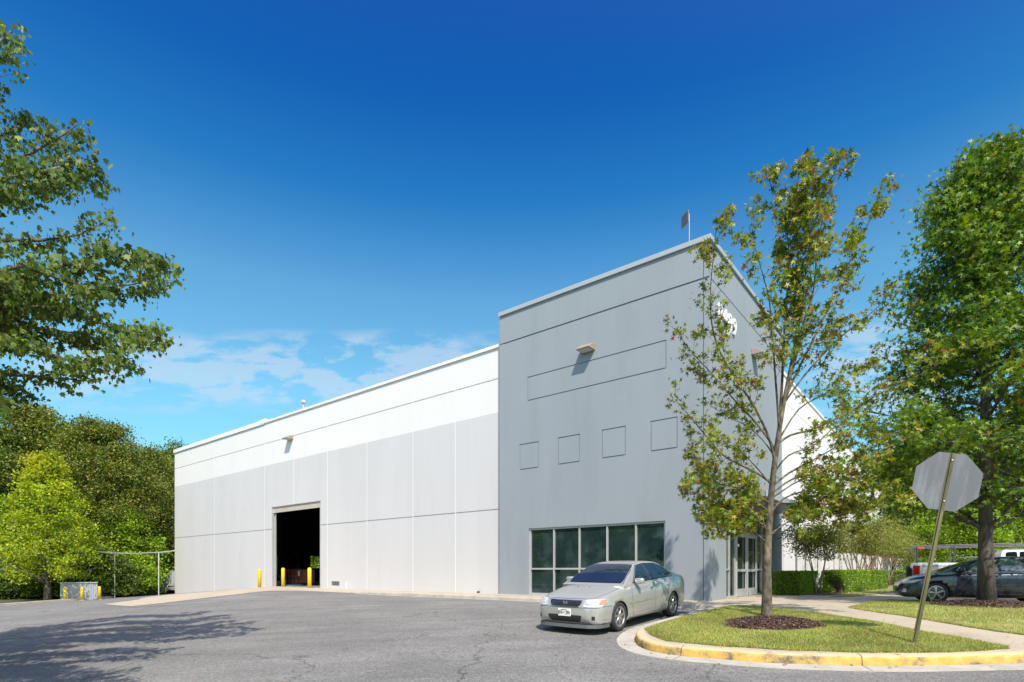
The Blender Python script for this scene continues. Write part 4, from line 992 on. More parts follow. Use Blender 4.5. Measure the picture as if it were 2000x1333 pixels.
for s in (-1, 1):
    bm = bmesh.new(); box(bm, mid2-1.62, s*.95-.09, 1.0, mid2-1.47, s*.95+.09, 1.13, .035); obj('wing_mirror', bm, CHAR, c2, smooth=True)
    for x in (2.35, 3.25):
        bm = bmesh.new(); box(bm, mid2-x-.08, s*.885-.015, .86, mid2-x+.08, s*.885+.02, .89, .008); obj('door_handle', bm, CHAR, c2)
for x in (.93, 3.60):
    for s in (-1, 1): wheel(c2, mid2-x, s*.775, s, .325, .21, 5)

# --- white pickup with ladder rack
yn = 24.6; xr_ = (1781-1000)/F*yn
L3 = 6.4; th3 = R(-33)
tr = thing('pickup_truck', 'white pickup truck with lettered bed and ladder rack behind the dark car', 'pickup truck')
hw3 = 1.0; midx = 2.9; c3_, s3_ = math.cos(th3), math.sin(th3); dxl, dyl = L3-midx, hw3
tr.location = (xr_+.05+dxl*c3_-dyl*s3_, yn+dxl*s3_+dyl*c3_, gz(xr_+3, yn+1, .136)-.02); tr.rotation_euler = (0, 0, th3)
z3 = [(0, .7), (.05, .95), (.15, 1.1), (.5, 1.18), (1.4, 1.22), (1.6, 1.24), (3.45, 1.26), (3.50, 1.36), (6.36, 1.38), (6.4, 1.36)]
zb3 = [(0, .45), (.1, .38), (.3, .36), (6.1, .42), (6.4, .55)]
w3 = [(0, .8), (.05, .9), (.2, .97), (.5, .99), (6.35, .99), (6.4, .975)]
s3 = [(0, .68), (.1, 1.0), (.5, 1.10), (1.5, 1.16), (3.40, 1.18), (3.5, 1.33), (6.4, 1.34)]
b3 = shell('body', L3, midx, z3, zb3, w3, s3, None, WPNT, tr, (1.05, 4.75), .43, .40)
h3 = house('cab', 1.45, 3.50, midx, [(1.45, 1.2), (1.6, 1.3), (2.2, 1.82), (2.4, 1.90), (2.8, 1.93), (3.25, 1.92), (3.40, 1.86), (3.47, 1.6), (3.50, 1.25)], 1.2, .93, .22, WPNT, tr)
T3 = bvh([b3, h3])
for d_ in (LD, RD):
    patch('window', T3, [(midx-2.0, 0, 1.29), (midx-2.85, 0, 1.29), (midx-2.85, 0, 1.80), (midx-2.35, 0, 1.78)], d_, CGL, tr, off=.004, rnd=.06)
    patch('window', T3, [(midx-2.92, 0, 1.29), (midx-3.30, 0, 1.29), (midx-3.28, 0, 1.78), (midx-2.92, 0, 1.80)], d_, CGL, tr, off=.004, rnd=.1)
patch('windscreen', T3, [(0, -.8, 1.33), (0, .8, 1.33), (0, .72, 1.80), (0, -.72, 1.80)], FD, CGL, tr, n=20, off=.004)
for d_ in (LD, RD):
    sgn = -d_[1]
    bm = bmesh.new(); box(bm, midx-6.395, sgn*.985-.02, .82, midx-6.15, sgn*.985+.015, 1.24, .02); obj('tail_light', bm, REDL, tr)
bm = bmesh.new(); box(bm, midx-6.55, -.95, .50, midx-6.38, .95, .72, .03); obj('rear_bumper', bm, BLK, tr)
bm = bmesh.new(); box(bm, midx-6.62, -.8, .72, midx-6.43, -.1, 1.15, .04); tube(bm, [(midx-6.6, -.9, .6), (midx-6.6, -.9, 1.2)], .04, 8); obj('tow_gear', bm, BLK, tr)
bm = bmesh.new()
for d_ in (LD, RD):
    seam(bm, T3, [(midx-3.52, 0, 1.3), (midx-3.52, 0, .5)], d_, .006); seam(bm, T3, [(midx-2.05, 0, 1.25), (midx-2.0, 0, .5), (midx-3.3, 0, .5), (midx-3.34, 0, 1.25)], d_, .004)
obj_lr('panel_gap', bm, BLK, tr)
bm = bmesh.new(); lathe(bm, [(.44, -1.0), (.47, -1.005), (.47, -.9)], 36, 'y', c=(midx-4.75, 0, .40)); bmesh.ops.delete(bm, geom=[f for f in bm.faces if f.calc_center_median().z < .42 or len(f.verts) > 5], context='FACES'); obj('arch_trim', bm, BLK, tr)
textmesh('bed_lettering', 'Your Leader in Process Solutions and Mechanical Services', .115, M('letter_black', (.04, .04, .05)), tr, (midx-4.72, -.997, 1.235), (R(90), 0, 0), .001, shear=.25, bold=.001)
RK = M('rack_steel', (.13, .13, .13), (.09, .09, .09), 5, .45, metal=.4); ORG = M('orange_flag', (.65, .16, .05), rough=.7)
rack = bmesh.new()
for s in (-.85, .85):
    for x in (6.25, 4.95, 3.66): tube(rack, [(midx-x, s, 1.30), (midx-x, s, 2.02)], .028, 8)
    tube(rack, [(midx-6.6, s, 2.04), (midx-1.2, s, 2.08)], .03, 8); tube(rack, [(midx-4.6, s, 1.6), (midx-3.66, s, 1.6)], .02, 6)
for x in (6.25, 4.95, 3.66): tube(rack, [(midx-x, -.9, 2.04), (midx-x, .9, 2.04)], .028, 8)
rk = obj('ladder_rack', rack, RK, tr)
for i, (y, x0_) in enumerate(((-.5, 6.2), (-.2, 5.9), (.1, 6.4))):
    bm = bmesh.new(); tube(bm, [(midx-x0_, y, 2.12), (midx-1.0, y, 2.15)], .028, 8); obj('pipe', bm, RK, rk)
bm = bmesh.new(); box(bm, midx-6.25, -.9, 1.98, midx-6.0, -.88, 2.08); obj('flag', bm, ORG, rk)
for x in (1.05, 4.75):
    for s in (-1, 1): wheel(tr, midx-x, s*.86, s, .40, .26, 5)
# ---------------------------------------------------------------- vegetation
def star(nl=5, inner=.36):
    p = []
    for k in range(nl):
        a = PI/2+(k-(nl-1)/2)*R(58); L_ = (1, .93, .8)[abs(k-(nl-1)//2)] if nl == 5 else 1
        if k: b = a-R(29); p.append((inner*math.cos(b), inner*math.sin(b)))
        p.append((L_*math.cos(a), L_*math.sin(a)))
    p.append((.06, -.28)); p.insert(0, (-.06, -.28)) if False else None
    return np.array(p)
STAR = np.array([(.0, -.22)] + [(math.cos(PI/2+s)*r, math.sin(PI/2+s)*r) for s, r in ((-R(118), .78), (-R(88), .30), (-R(60), .95), (-R(30), .33), (0, 1.05), (R(30), .33), (R(60), .95), (R(88), .30), (R(118), .78))])
MAPLE = np.array([(0, -.35), (.28, -.22), (.62, -.02), (.36, .18), (.55, .52), (.2, .46), (0, 1.0), (-.2, .46), (-.55, .52), (-.36, .18), (-.62, -.02), (-.28, -.22)])
OVAL = np.array([(0, -.55), (.32, -.1), (.26, .35), (0, .75), (-.26, .35), (-.32, -.1)])
CLUMP = np.array([(-.6, -.35), (.1, -.6), (.65, -.1), (.2, .6), (-.45, .45)])
def leaves(C, size, tpl, droop=0, up=.5, jitter=.35):
    """C (n,3) centres -> vertex array of n leaf polygons"""
    n = len(C); k = len(tpl)
    nrm = rng.normal(0, 1, (n, 3)); nrm[:, 2] = np.abs(nrm[:, 2])*(.4+up)+up*.4; nrm /= np.linalg.norm(nrm, axis=1)[:, None]
    tip = rng.normal(0, 1, (n, 3)); tip[:, 2] -= droop*1.5; tip -= nrm*np.sum(tip*nrm, 1)[:, None]; tip /= np.linalg.norm(tip, axis=1)[:, None]
    sd = np.cross(tip, nrm); s = (size*(1+rng.uniform(-jitter, jitter, n)))[:, None, None]
    V = C[:, None, :]+s*(sd[:, None, :]*tpl[None, :, :1]+tip[:, None, :]*tpl[None, :, 1:2]-nrm[:, None, :]*.22*(tpl[None, :, 1:2]**2+.6*tpl[None, :, :1]**2))
    return V.reshape(-1, 3)
def curve_pts(a, b, sag, n=6, wob=.06):
    a, b = Vector(a), Vector(b); L_ = (b-a).length; out = []
    r1 = Vector((random.uniform(-1, 1), random.uniform(-1, 1), random.uniform(-.5, .5)))*wob*L_
    for i in range(n+1):
        t = i/n; out.append(a.lerp(b, t)+r1*math.sin(PI*t)+Vector((0, 0, sag*L_*math.sin(PI*t))))
    return out

# --- leaf colours
LF_SG1 = leafmat('sweetgum_leaf_thin', [(0, (.06, .11, .012)), (.30, (.13, .20, .016)), (.66, (.25, .30, .025)), (.84, (.34, .31, .035)), (.95, (.30, .17, .04)), (.985, (.32, .09, .045)), (1, (.16, .07, .03))], .34, .5)
LF_SG2 = leafmat('sweetgum_leaf_dense', [(0, (.05, .12, .010)), (.5, (.11, .20, .016)), (.85, (.20, .29, .02)), (.97, (.22, .28, .03)), (1, (.26, .12, .03))], .32, .5)
LF_MAP = leafmat('maple_leaf', [(0, (.05, .095, .016)), (.45, (.09, .15, .02)), (.85, (.16, .22, .03)), (1, (.26, .27, .045))], .32, .55)
LF_YEL = leafmat('yellow_maple_leaf', [(0, (.15, .25, .010)), (.4, (.26, .37, .014)), (.8, (.38, .46, .02)), (1, (.52, .46, .03))], .42, .5, zcol=((.62, .46, .03), 7.5, 13))
LF_OAK = leafmat('olive_leaf', [(0, (.055, .085, .012)), (.4, (.105, .155, .016)), (.78, (.19, .225, .022)), (.94, (.29, .24, .028)), (1, (.32, .18, .03))], .30, .5)
LF_BRT = leafmat('bright_leaf', [(0, (.10, .20, .012)), (.5, (.20, .32, .016)), (1, (.36, .46, .03))], .40, .5)
LF_DK = leafmat('deep_leaf', [(0, (.045, .085, .012)), (.5, (.085, .145, .016)), (1, (.16, .22, .025))], .30, .5)
LF_BOX = leafmat('hedge_leaf', [(0, (.08, .18, .01)), (.5, (.16, .29, .016)), (1, (.30, .42, .03))], .3, .4)
LF_MYR = leafmat('myrtle_leaf', [(0, (.09, .13, .02)), (.5, (.17, .22, .03)), (.85, (.28, .29, .05)), (1, (.36, .2, .06))], .35, .45)

# --- the thin front tree, drawn limb by limb
TY = T1[1]; TX = T1[0]
tree = thing('sweetgum_tree', 'thin sparse tree with pale trunk and star shaped yellowing leaves on the island', 'tree', (TX, TY, gz(TX, TY, .15)))
O1 = Vector(tree.location)
limbs = [
 # (px points, base radius, tip radius, depth at the tip)
 ([(1497, 1206), (1498, 1150), (1499, 1080), (1503, 1010), (1509, 940), (1519, 860), (1534, 770), (1550, 690), (1565, 600), (1578, 500), (1590, 410), (1598, 330)], .112, .006, 0.0),
 ([(1513, 900), (1500, 850), (1470, 790), (1440, 745), (1407, 690), (1390, 632), (1388, 560), (1394, 500), (1399, 445)], .034, .004, -.6),
 ([(1509, 945), (1480, 925), (1440, 905), (1407, 885), (1369, 840), (1340, 805), (1318, 780)], .032, .004, .5),
 ([(1504, 985), (1475, 965), (1439, 951), (1390, 945), (1344, 935)], .026, .004, -.7),
 ([(1499, 1030), (1470, 1015), (1427, 1003), (1385, 975), (1350, 960)], .024, .004, .4),
 ([(1498, 1060), (1470, 1040), (1430, 1030), (1390, 1015)], .018, .004, -.9),
 ([(1516, 880), (1480, 830), (1433, 780), (1390, 730), (1344, 680), (1325, 650)], .026, .004, .9),
 ([(1518, 868), (1545, 850), (1590, 838), (1663, 803), (1720, 768), (1790, 735), (1870, 690)], .030, .005, -.5),
 ([(1508, 950), (1540, 925), (1580, 903), (1625, 878), (1660, 850), (1672, 800)], .028, .004, .6),
 ([(1500, 1010), (1530, 975), (1580, 960), (1640, 975), (1700, 975), (1765, 975)], .026, .004, -.6),
 ([(1506, 965), (1550, 935), (1600, 925), (1650, 905), (1700, 885), (1740, 870)], .024, .004, .8),
 ([(1499, 1050), (1530, 1025), (1570, 1005), (1630, 990), (1660, 1010)], .018, .004, .9),
 ([(1520, 850), (1527, 760), (1530, 680), (1535, 600), (1541, 505), (1530, 420), (1500, 350)], .034, .004, .5),
 ([(1536, 765), (1554, 700), (1575, 620), (1590, 560), (1598, 470), (1620, 380), (1640, 320)], .030, .004, -.4),
 ([(1533, 780), (1560, 720), (1600, 640), (1637, 560), (1665, 500), (1690, 450), (1715, 390)], .030, .004, .5),
 ([(1530, 790), (1570, 735), (1620, 680), (1670, 635), (1715, 600), (1735, 570)], .026, .004, -.6),
 ([(1522, 840), (1517, 770), (1510, 680), (1503, 590), (1485, 520), (1462, 440)], .028, .004, -.7),
 ([(1545, 715), (1558, 640), (1560, 560), (1558, 480), (1555, 400), (1560, 340)], .026, .004, .8),
 ([(1514, 895), (1490, 860), (1455, 830), (1420, 815), (1385, 790)], .018, .003, 1.1),
 ([(1521, 860), (1560, 800), (1610, 770), (1660, 735), (1700, 700)], .020, .003, 1.0),
 ([(1500, 1045), (1482, 1005), (1452, 985), (1415, 1000)], .016, .003, -.5),
 ([(1500, 1045), (1530, 1038), (1562, 1022), (1600, 1015)], .016, .003, -.7),
 ([(1503, 1000), (1450, 962), (1400, 930), (1350, 898)], .020, .003, .3),
 ([(1508, 950), (1470, 905), (1430, 872), (1378, 868)], .018, .003, -.8),
 ([(1505, 985), (1560, 985), (1620, 1002), (1695, 1003)], .020, .003, .3),
 ([(1505, 975), (1570, 935), (1630, 930), (1690, 938)], .020, .003, -.4),
 ([(1502, 1015), (1455, 1000), (1400, 1010), (1365, 1005)], .018, .003, .9),
 ([(1511, 925), (1540, 890), (1590, 870), (1640, 830), (1700, 840), (1780, 860)], .020, .003, -.9),
]
bm = bmesh.new(); LC = []; BALL = []
def twigs(P, rad, dens, length, lf, upf, lvl=1):
    """side shoots along a limb; leaf clusters near their ends"""
    tot = sum((P[i+1]-P[i]).length for i in range(len(P)-1)); acc = 0; nxt = .2
    for i in range(len(P)-1):
        seg = P[i+1]-P[i]; l = seg.length
        while nxt < acc+l:
            t = (nxt-acc)/l; f = nxt/tot; b = P[i].lerp(P[i+1], t)
            if f > .22:
                d = seg.normalized(); r = Vector((random.gauss(0, 1), random.gauss(0, 1), random.gauss(0, .6))); r = (r-d*r.dot(d)).normalized()
                L_ = length*random.uniform(.5, 1.2)*(1.15-.55*f); e = b+(d*.75+r*.8+Vector((0, 0, upf))).normalized()*L_
                C_ = curve_pts(b, e, random.uniform(-.05, .08), 4, .08); rr = max(.0035, rad*(1-f)*.35); tube(bm, C_, [rr, rr*.8, rr*.65, rr*.5, .002], 4, False)
                if lvl > 0: twigs(C_, rr, dens*1.0, length*.5, lf, upf, lvl-1)
                hgt = b.z
                k = lf(hgt, e.x)
                for q in range(k):
                    w = C_[2].lerp(C_[4], random.random()**.7); LC.append(w+Vector((random.gauss(0, .07), random.gauss(0, .07), random.gauss(-.02, .06))))
                if random.random() < .75: BALL.append(C_[random.choice((3, 4))]+Vector((random.gauss(0, .03), random.gauss(0, .03), -.07)))
            nxt += dens*random.uniform(.6, 1.4)
        acc += l
def lfn(h, x):
    low = sst(4.6, 2.6, h) if False else 1-sst(2.2, 4.2, h); top = sst(6.6, 8.8, h)
    return int(random.random()+5.5+8.5*low+7.5*top)
for k, (pp, r0, r1, dz) in enumerate(limbs):
    n = len(pp); base_dep = 0
    if k:   # start on the trunk
        pass
    W = [at(x, y, TY+dz*(i/(n-1))**1.2-.12*max(0, (1130-y)/87-2))-O1 for i, (x, y) in enumerate(pp)]
    if k == 0: W[0] = Vector((0, 0, -.1))
    # refine
    Q = []
    for i in range(n-1):
        p0, p1, p2, p3 = W[max(i-1, 0)], W[i], W[i+1], W[min(i+2, n-1)]
        for j in range(3):
            t = j/3; Q.append(.5*((2*p1)+(-p0+p2)*t+(2*p0-5*p1+4*p2-p3)*t*t+(-p0+3*p1-3*p2+p3)*t**3))
    Q.append(W[-1]); m = len(Q)
    rad = [r1+(r0-r1)*(1-i/(m-1))**(1.0 if k else 1.35) for i in range(m)]
    if k == 0: rad[0] = .145; rad[1] = .118; rad[2] = .110
    tube(bm, Q, rad, 12 if k == 0 else 6)
    hi = Q[-1].z > 7
    twigs(Q if k else Q[int(m*.45):], r0*.8, (.135 if hi else .14), .62 if k else .7, lfn, .35)
obj('trunk', bm, BARK, tree, smooth=True)
LC = np.array([tuple(v) for v in LC]); print('front leaves', len(LC))
npmesh('crown', leaves(LC, rng.uniform(.055, .10, len(LC)), STAR, .5, .45), 1, 10, LF_SG1, tree)
bm = bmesh.new()
for b in BALL[:900]: bmesh.ops.create_icosphere(bm, subdivisions=1, radius=.019, matrix=Matrix.Translation(b))
o = obj('seed_balls', bm, M('seed_ball', (.06, .035, .02), rough=.9), tree); o['kind'] = 'stuff'

# --- generic trees
def tree_meshes(H, env, z0, trunk_r, nlimb, sub, nleaf, size, tpl, spread, leafm, barkm, up=.35, droop=.2, lean=0, taper=1.0, updir=.35, shellf=.5):
    """env(h) radius at height; returns (trunk mesh, crown mesh)"""
    bm = bmesh.new(); tp = [Vector((0, 0, -.3))]
    wx, wy = random.uniform(-.02, .02)*H, random.uniform(-.02, .02)*H
    for i in range(1, 10): f = i/9; tp.append(Vector((wx*math.sin(f*4)+lean*f, wy*math.sin(f*3+1), H*.97*f)))
    tube(bm, tp, [trunk_r*1.35]+[trunk_r*(1-(i/9))**.9+.01 for i in range(1, 10)], 10)
    def tr(z):
        f = min(.999, max(0, z/(H*.97)))*9; i = int(f); return tp[i].lerp(tp[i+1], f-i) if i > 0 else tp[0].lerp(tp[1], max(f, .0))
    CL = []
    for k in range(nlimb):
        f = ((k+random.random())/nlimb)**.9; h = z0+(H-z0)*f*.96; r = env(h)*random.uniform(.72, 1.06); a = k*2.399+random.uniform(-.5, .5)
        zb_ = max(z0*.72, h-r*updir*random.uniform(.7, 1.3)); b = tr(zb_); e = tr(h)+Vector((math.cos(a)*r, math.sin(a)*r, 0)); e.z = h
        C_ = curve_pts(b, e, random.uniform(-.03, .06), 6, .05); rr = trunk_r*.32*(1-f*.7); tube(bm, C_, [rr*(1-i/6)+.008 for i in range(7)], 5, False)
        for j in range(sub):
            t = .30+.7*random.random()**.6; i = min(5, int(t*6)); p = C_[i].lerp(C_[i+1], t*6-i)
            q = p+Vector((random.gauss(0, 1), random.gauss(0, 1), random.gauss(.15, .55)))*(.16*r+.12)
            tube(bm, [p, (p+q)/2+Vector((0, 0, .03)), q], [rr*.35+.003, rr*.25+.002, .003], 4, False); CL.append((q, .5+.5*t))
    CL.append((tr(H*.97), 1)); n = nleaf//len(CL); Cs = []
    for q, wgt in CL:
        m = int(n*random.uniform(.6, 1.4)); g = rng.normal(0, 1, (m, 3))*np.array([spread, spread, spread*.62]); Cs.append(g+np.array(q))
    Cs = np.concatenate(Cs); k = Cs[:, 2] > z0*.7; Cs = Cs[k]
    V = leaves(Cs, np.full(len(Cs), size), tpl, droop, up)
    a = bpy.data.meshes.new('trunk'); bm.to_mesh(a); bm.free(); a.shade_smooth(); a.materials.append(barkm)
    o = npmesh('crown', V, 1, len(tpl), leafm); c = o.data; bpy.data.objects.remove(o)
    return a, c
def plant(name, ms, x, y, label, cat='tree', group=None, s=1, rz=0, z=None, sz=None, names=('trunk', 'crown')):
    t = thing(name, label, cat, (x, y, gz(x, y) if z is None else z), rz, group); t.scale = (s, s, sz or s)
    for nm, me in zip(names, ms): link(nm, me, t)
    return t

# dense green tree on the right lawn
def env2(h):
    return float(np.interp(h, [1.9, 2.5, 4, 5.5, 7, 8.4, 10, 11.4, 12.4, 13.4], [2.3, 2.8, 3.0, 2.8, 2.4, 1.9, 1.5, 1.2, .7, .12]))
random.seed(11)
A2 = tree_meshes(13.3, env2, 2.9, .19, 70, 10, 40000, .10, STAR, .27, LF_SG2, BARKD, .45, .5, updir=.5)
t = plant('sweetgum_tree', A2, T2[0], T2[1], 'tall dense dark green tree with a straight trunk in front of the dark car', z=gz(*T2, .2))
t = plant('sweetgum_tree', [m for m in A2], 18.3, 16.6, 'dense green tree cut off by the right edge behind the dark car', rz=2.1, s=.86, z=gz(18.5, 16, .1))
# (a companion of the dense tree; both green crowns are merged in the picture)

# near maple reaching in from the left
ML = Vector((-12.6, 7.6, gz(-12.6, 7.6)))
mt = thing('maple_tree', 'near leafy maple whose dark green boughs reach in from the left edge', 'tree', ML)
bm = bmesh.new(); LCm = []
tube(bm, [Vector((0, 0, -.3)), Vector((.1, 0, 2)), Vector((.2, .1, 5)), Vector((.1, 0, 8)), Vector((0, .1, 11.5))], [.32, .25, .2, .13, .03], 12)
random.seed(5)
mlimbs = [
 ([(-330, 640), (-100, 610), (20, 560), (100, 525), (190, 500), (260, 508), (325, 512)], 9.3, .9),
 ([(-330, 660), (-100, 600), (40, 590), (140, 575), (230, 560), (320, 545)], 9.9, 1),
 ([(-330, 700), (-120, 640), (0, 600), (90, 600), (180, 625), (250, 650), (310, 660)], 9.4, .9),
 ([(-330, 740), (-120, 700), (0, 670), (90, 690), (170, 715), (260, 700)], 9.2, .9),
 ([(-330, 560), (-120, 480), (0, 470), (80, 470), (150, 460), (225, 425)], 10.3, .7),
 ([(-330, 480), (-150, 380), (-20, 330), (60, 300), (120, 265), (150, 245)], 9.8, .9),
 ([(-330, 500), (-130, 400), (0, 350), (90, 335), (150, 320), (200, 330)], 9.2, 1),
 ([(-330, 520), (-130, 440), (-20, 390), (50, 380), (110, 365), (170, 350)], 10.2, .9),
 ([(-330, 430), (-160, 300), (-60, 280), (10, 262), (80, 235)], 10.5, .9),
 ([(-330, 760), (-130, 740), (-20, 730), (60, 735), (130, 740), (170, 745)], 9.8, .7),
 ([(-330, 700), (-140, 680), (-20, 650), (60, 640), (140, 650), (210, 665)], 10.4, 1),
 ([(-330, 660), (-140, 600), (-30, 540), (40, 520), (120, 545), (200, 570)], 8.9, .8),
 ([(-330, 300), (-160, 180), (-60, 110), (-10, 90), (22, 60)], 9.8, .8),
 ([(-330, 320), (-160, 220), (-80, 180), (-30, 160), (0, 150)], 10.2, .6),
 ([(-330, 760), (-140, 770), (-60, 780), (10, 770), (50, 760)], 10, .8),
]
# boughs outside the picture that give the broad shade on the lot
k = 0
while k < 62:
    px_, py_ = random.uniform(-500, 450), random.uniform(1225, 1350)
    if px_ > 430-1.6*abs(py_-1240): continue
    g = gp(px_, py_); h = random.uniform(3.6, 8.0); e = Vector((g[0]+sd.x/sd.z*h, g[1]+sd.y/sd.z*h, gz(*g)+h))
    if e.y < -1 or (e.y > .3 and 1000+e.x/e.y*F > -25): continue
    if (e-ML).length > 10.5: continue
    mlimbs.append((None, e-ML, 1.0)); k += 1
for pp, Y, dens in mlimbs:
    if pp is None:
        e = Y; st = Vector((.1, 0, max(2.2, e.z-1.2-.12*e.length))); P = curve_pts(st, e, .03, 7, .05)
    else:
        P = [at(x, y, Y+(.3*math.sin(i*1.7)))-ML for i, (x, y) in enumerate(pp)]; P.insert(0, Vector((.15, 0, max(1.8, P[0].z-.9))))
    m = len(P); tube(bm, P, [.06*(1-i/(m-1))+.008 for i in range(m)], 6)
    # shoots
    tot = sum((P[i+1]-P[i]).length for i in range(m-1)); acc = 0; nxt = .8
    for i in range(m-1):
        seg = P[i+1]-P[i]; l = seg.length
        while nxt < acc+l:
            t_ = (nxt-acc)/l; f = nxt/tot; b = P[i].lerp(P[i+1], t_); d = seg.normalized()
            for q in range(2):
                r = Vector((random.gauss(0, 1), random.gauss(0, 1.1), random.gauss(0, .42))); r = (r-d*r.dot(d)).normalized(); L_ = random.uniform(.25, .62)*(1.05-.4*f)
                e = b+(d*.8+r).normalized()*L_; C_ = curve_pts(b, e, .05, 3, .08); tube(bm, C_, [.007, .005, .004, .002], 4, False)
                for w in range(int(random.uniform(15, 34)*dens)):
                    p = C_[1].lerp(C_[3], random.random()); LCm.append(p+Vector((random.gauss(0, .085), random.gauss(0, .085), random.gauss(-.05, .06))))
            nxt += random.uniform(.09, .17)/dens
        acc += l
obj('trunk', bm, BARK, mt, smooth=True)
LCm = np.array([tuple(v) for v in LCm]); print('maple leaves', len(LCm))
npmesh('crown', leaves(LCm, rng.uniform(.045, .085, len(LCm)), MAPLE, 1.6, .1), 1, 12, LF_MAP, mt)

# yellow green maple at left
random.seed(21)
env3 = lambda h: float(np.interp(h, [1.4, 2.6, 4, 6, 8, 9.6, 10.6], [2.4, 3.2, 3.1, 2.3, 1.35, .7, .12]))
A3 = tree_meshes(10.6, env3, 1.7, .20, 74, 7, 30000, .105, MAPLE, .30, LF_YEL, BARK, .4, .5, updir=.7)
p3 = gp(78, 1174)
sm = ((HZ-876)/F*(p3[1]+.6)+EYE-gz(p3[0], p3[1]))/10.8; print('YM', p3, sm)
plant('maple_tree', A3, p3[0], p3[1]+.6, s=sm, label='bright yellow green young maple with orange top behind the white bin')
# woodland behind
random.seed(31)
envO = lambda h: float(np.interp(h, [3, 6, 9, 13, 16, 18.5], [2.8, 5.0, 5.6, 4.8, 3.0, .6]))
AO = tree_meshes(18.5, envO, 4.5, .36, 80, 8, 58000, .125, CLUMP, .55, LF_OAK, BARKD, .4, .3, updir=.8)
AO2 = tree_meshes(17.5, envO, 4.0, .32, 70, 8, 46000, .13, CLUMP, .6, LF_DK, BARKD, .4, .3, updir=.8)
envB = lambda h: float(np.interp(h, [.6, 2, 4, 6, 8, 9], [2.6, 3.3, 3.4, 2.9, 1.6, .3]))
AB = tree_meshes(9, envB, .9, .16, 64, 7, 28000, .135, CLUMP, .42, LF_BRT, BARKD, .45, .3, updir=.6)
envS = lambda h: float(np.interp(h, [.1, 1, 2.2, 3.2], [1.7, 2.2, 1.7, .3]))
AS = tree_meshes(3.2, envS, .25, .06, 40, 6, 14000, .10, CLUMP, .28, LF_DK, BARKD, .4, .3, updir=.6)
ASb = (AS[0], AS[1].copy()); ASb[1].materials.clear(); ASb[1].materials.append(LF_BRT)
def wood(lst, grp):
    for ms, px, topy, Y, rz, lb, nm, kind in lst:
        x = (px-1000)/F*Y; z = gz(x, Y); top = EYE+(HZ-topy)/F*Y; hh = {id(AO): 18.9, id(AO2): 17.9, id(AB): 9.3, id(AS): 3.5, id(ASb): 3.5}[id(ms)]
        s = (top-z)/hh; plant(nm, ms, x, Y, lb, kind, grp, s*(.95+.1*random.random()), rz, z, s)
wood([
 (AO, 60, 778, 50, .5, 'olive brown crown rising behind the yellow green maple', 'woodland_tree', 'tree'),
 (AO2, -70, 790, 46, 1.5, 'dark green woodland tree at the very left edge of the wood', 'woodland_tree', 'tree'),
 (AO, 200, 812, 47, 2.6, 'broad olive tree with visible dark trunk in the middle of the wood', 'woodland_tree', 'tree'),
 (AO2, 130, 822, 60, 4.0, 'dark green tree between and behind the two olive crowns', 'woodland_tree', 'tree'),
 (AO, 290, 868, 56, 1.1, 'smaller olive tree nearest the white warehouse corner', 'woodland_tree', 'tree'),
 (AO2, 345, 862, 80, 3.3, 'distant tree whose top shows over the far end of the roof', 'woodland_tree', 'tree'),
 (AO2, 400, 868, 90, .3, 'farthest tree top peeping above the low end of the warehouse roof', 'woodland_tree', 'tree'),
 (AO2, 250, 880, 66, 5.3, 'dark green tree filling the gap behind the smaller olive tree', 'woodland_tree', 'tree'),
 (AO2, 10, 830, 62, 2.2, 'dark tree deep in the wood left of the yellow green maple', 'woodland_tree', 'tree'),
 (AO2, -190, 800, 52, 2.9, 'dark woodland tree outside the left edge', 'woodland_tree', 'tree'),
], 'tall trees of the wood left of the warehouse')
wood([
 (AB, 318, 905, 60, .4, 'bright green leafy tree hard against the left warehouse corner', 'understory_tree', 'tree'),
 (AB, 243, 988, 46, 2.0, 'bright green small tree in front of the dark trunk', 'understory_tree', 'tree'),
 (AB, 282, 1010, 54, 3.9, 'low bright green tree behind the pipe goalpost', 'understory_tree', 'tree'),
 (AB, -20, 960, 44, 5.0, 'bright green low tree left of the yellow maple', 'understory_tree', 'tree'),
], 'bright young trees at the wood edge')
wood([
 (AS, 205, 1075, 42.5, .3, 'dark leafy bush right of the white bin', 'bush', 'bush'),
 (ASb, 255, 1070, 45, 1.8, 'light green bush between the goalpost posts', 'bush', 'bush'),
 (AS, 282, 1068, 55, 3.5, 'dark green bush beside the concrete steps', 'bush', 'bush'),
 (AS, 150, 1085, 42.0, 5.1, 'dark bush behind the white bin', 'bush', 'bush'),
 (AS, 25, 1090, 41.0, .9, 'dark bush under the yellow maple at its left', 'bush', 'bush'),
 (AS, 90, 1080, 42.0, 2.7, 'dark bush behind the yellow maple trunk', 'bush', 'bush'),
 (AS, -40, 1080, 41.0, 4.4, 'dark bush at the left edge of the wood', 'bush', 'bush'),
 (ASb, 325, 1060, 62, .2, 'light green bush behind the mesh railing', 'bush', 'bush'),
], 'bushes along the foot of the wood')
# trees beyond the garage's rear openings
def behind(lx, ly, ms, lb, s, rz, grp='sunlit trees behind the warehouse'):
    x, y = loc2w(lx, ly); plant('understory_tree', ms, x, y, lb, 'tree', grp, s, rz)
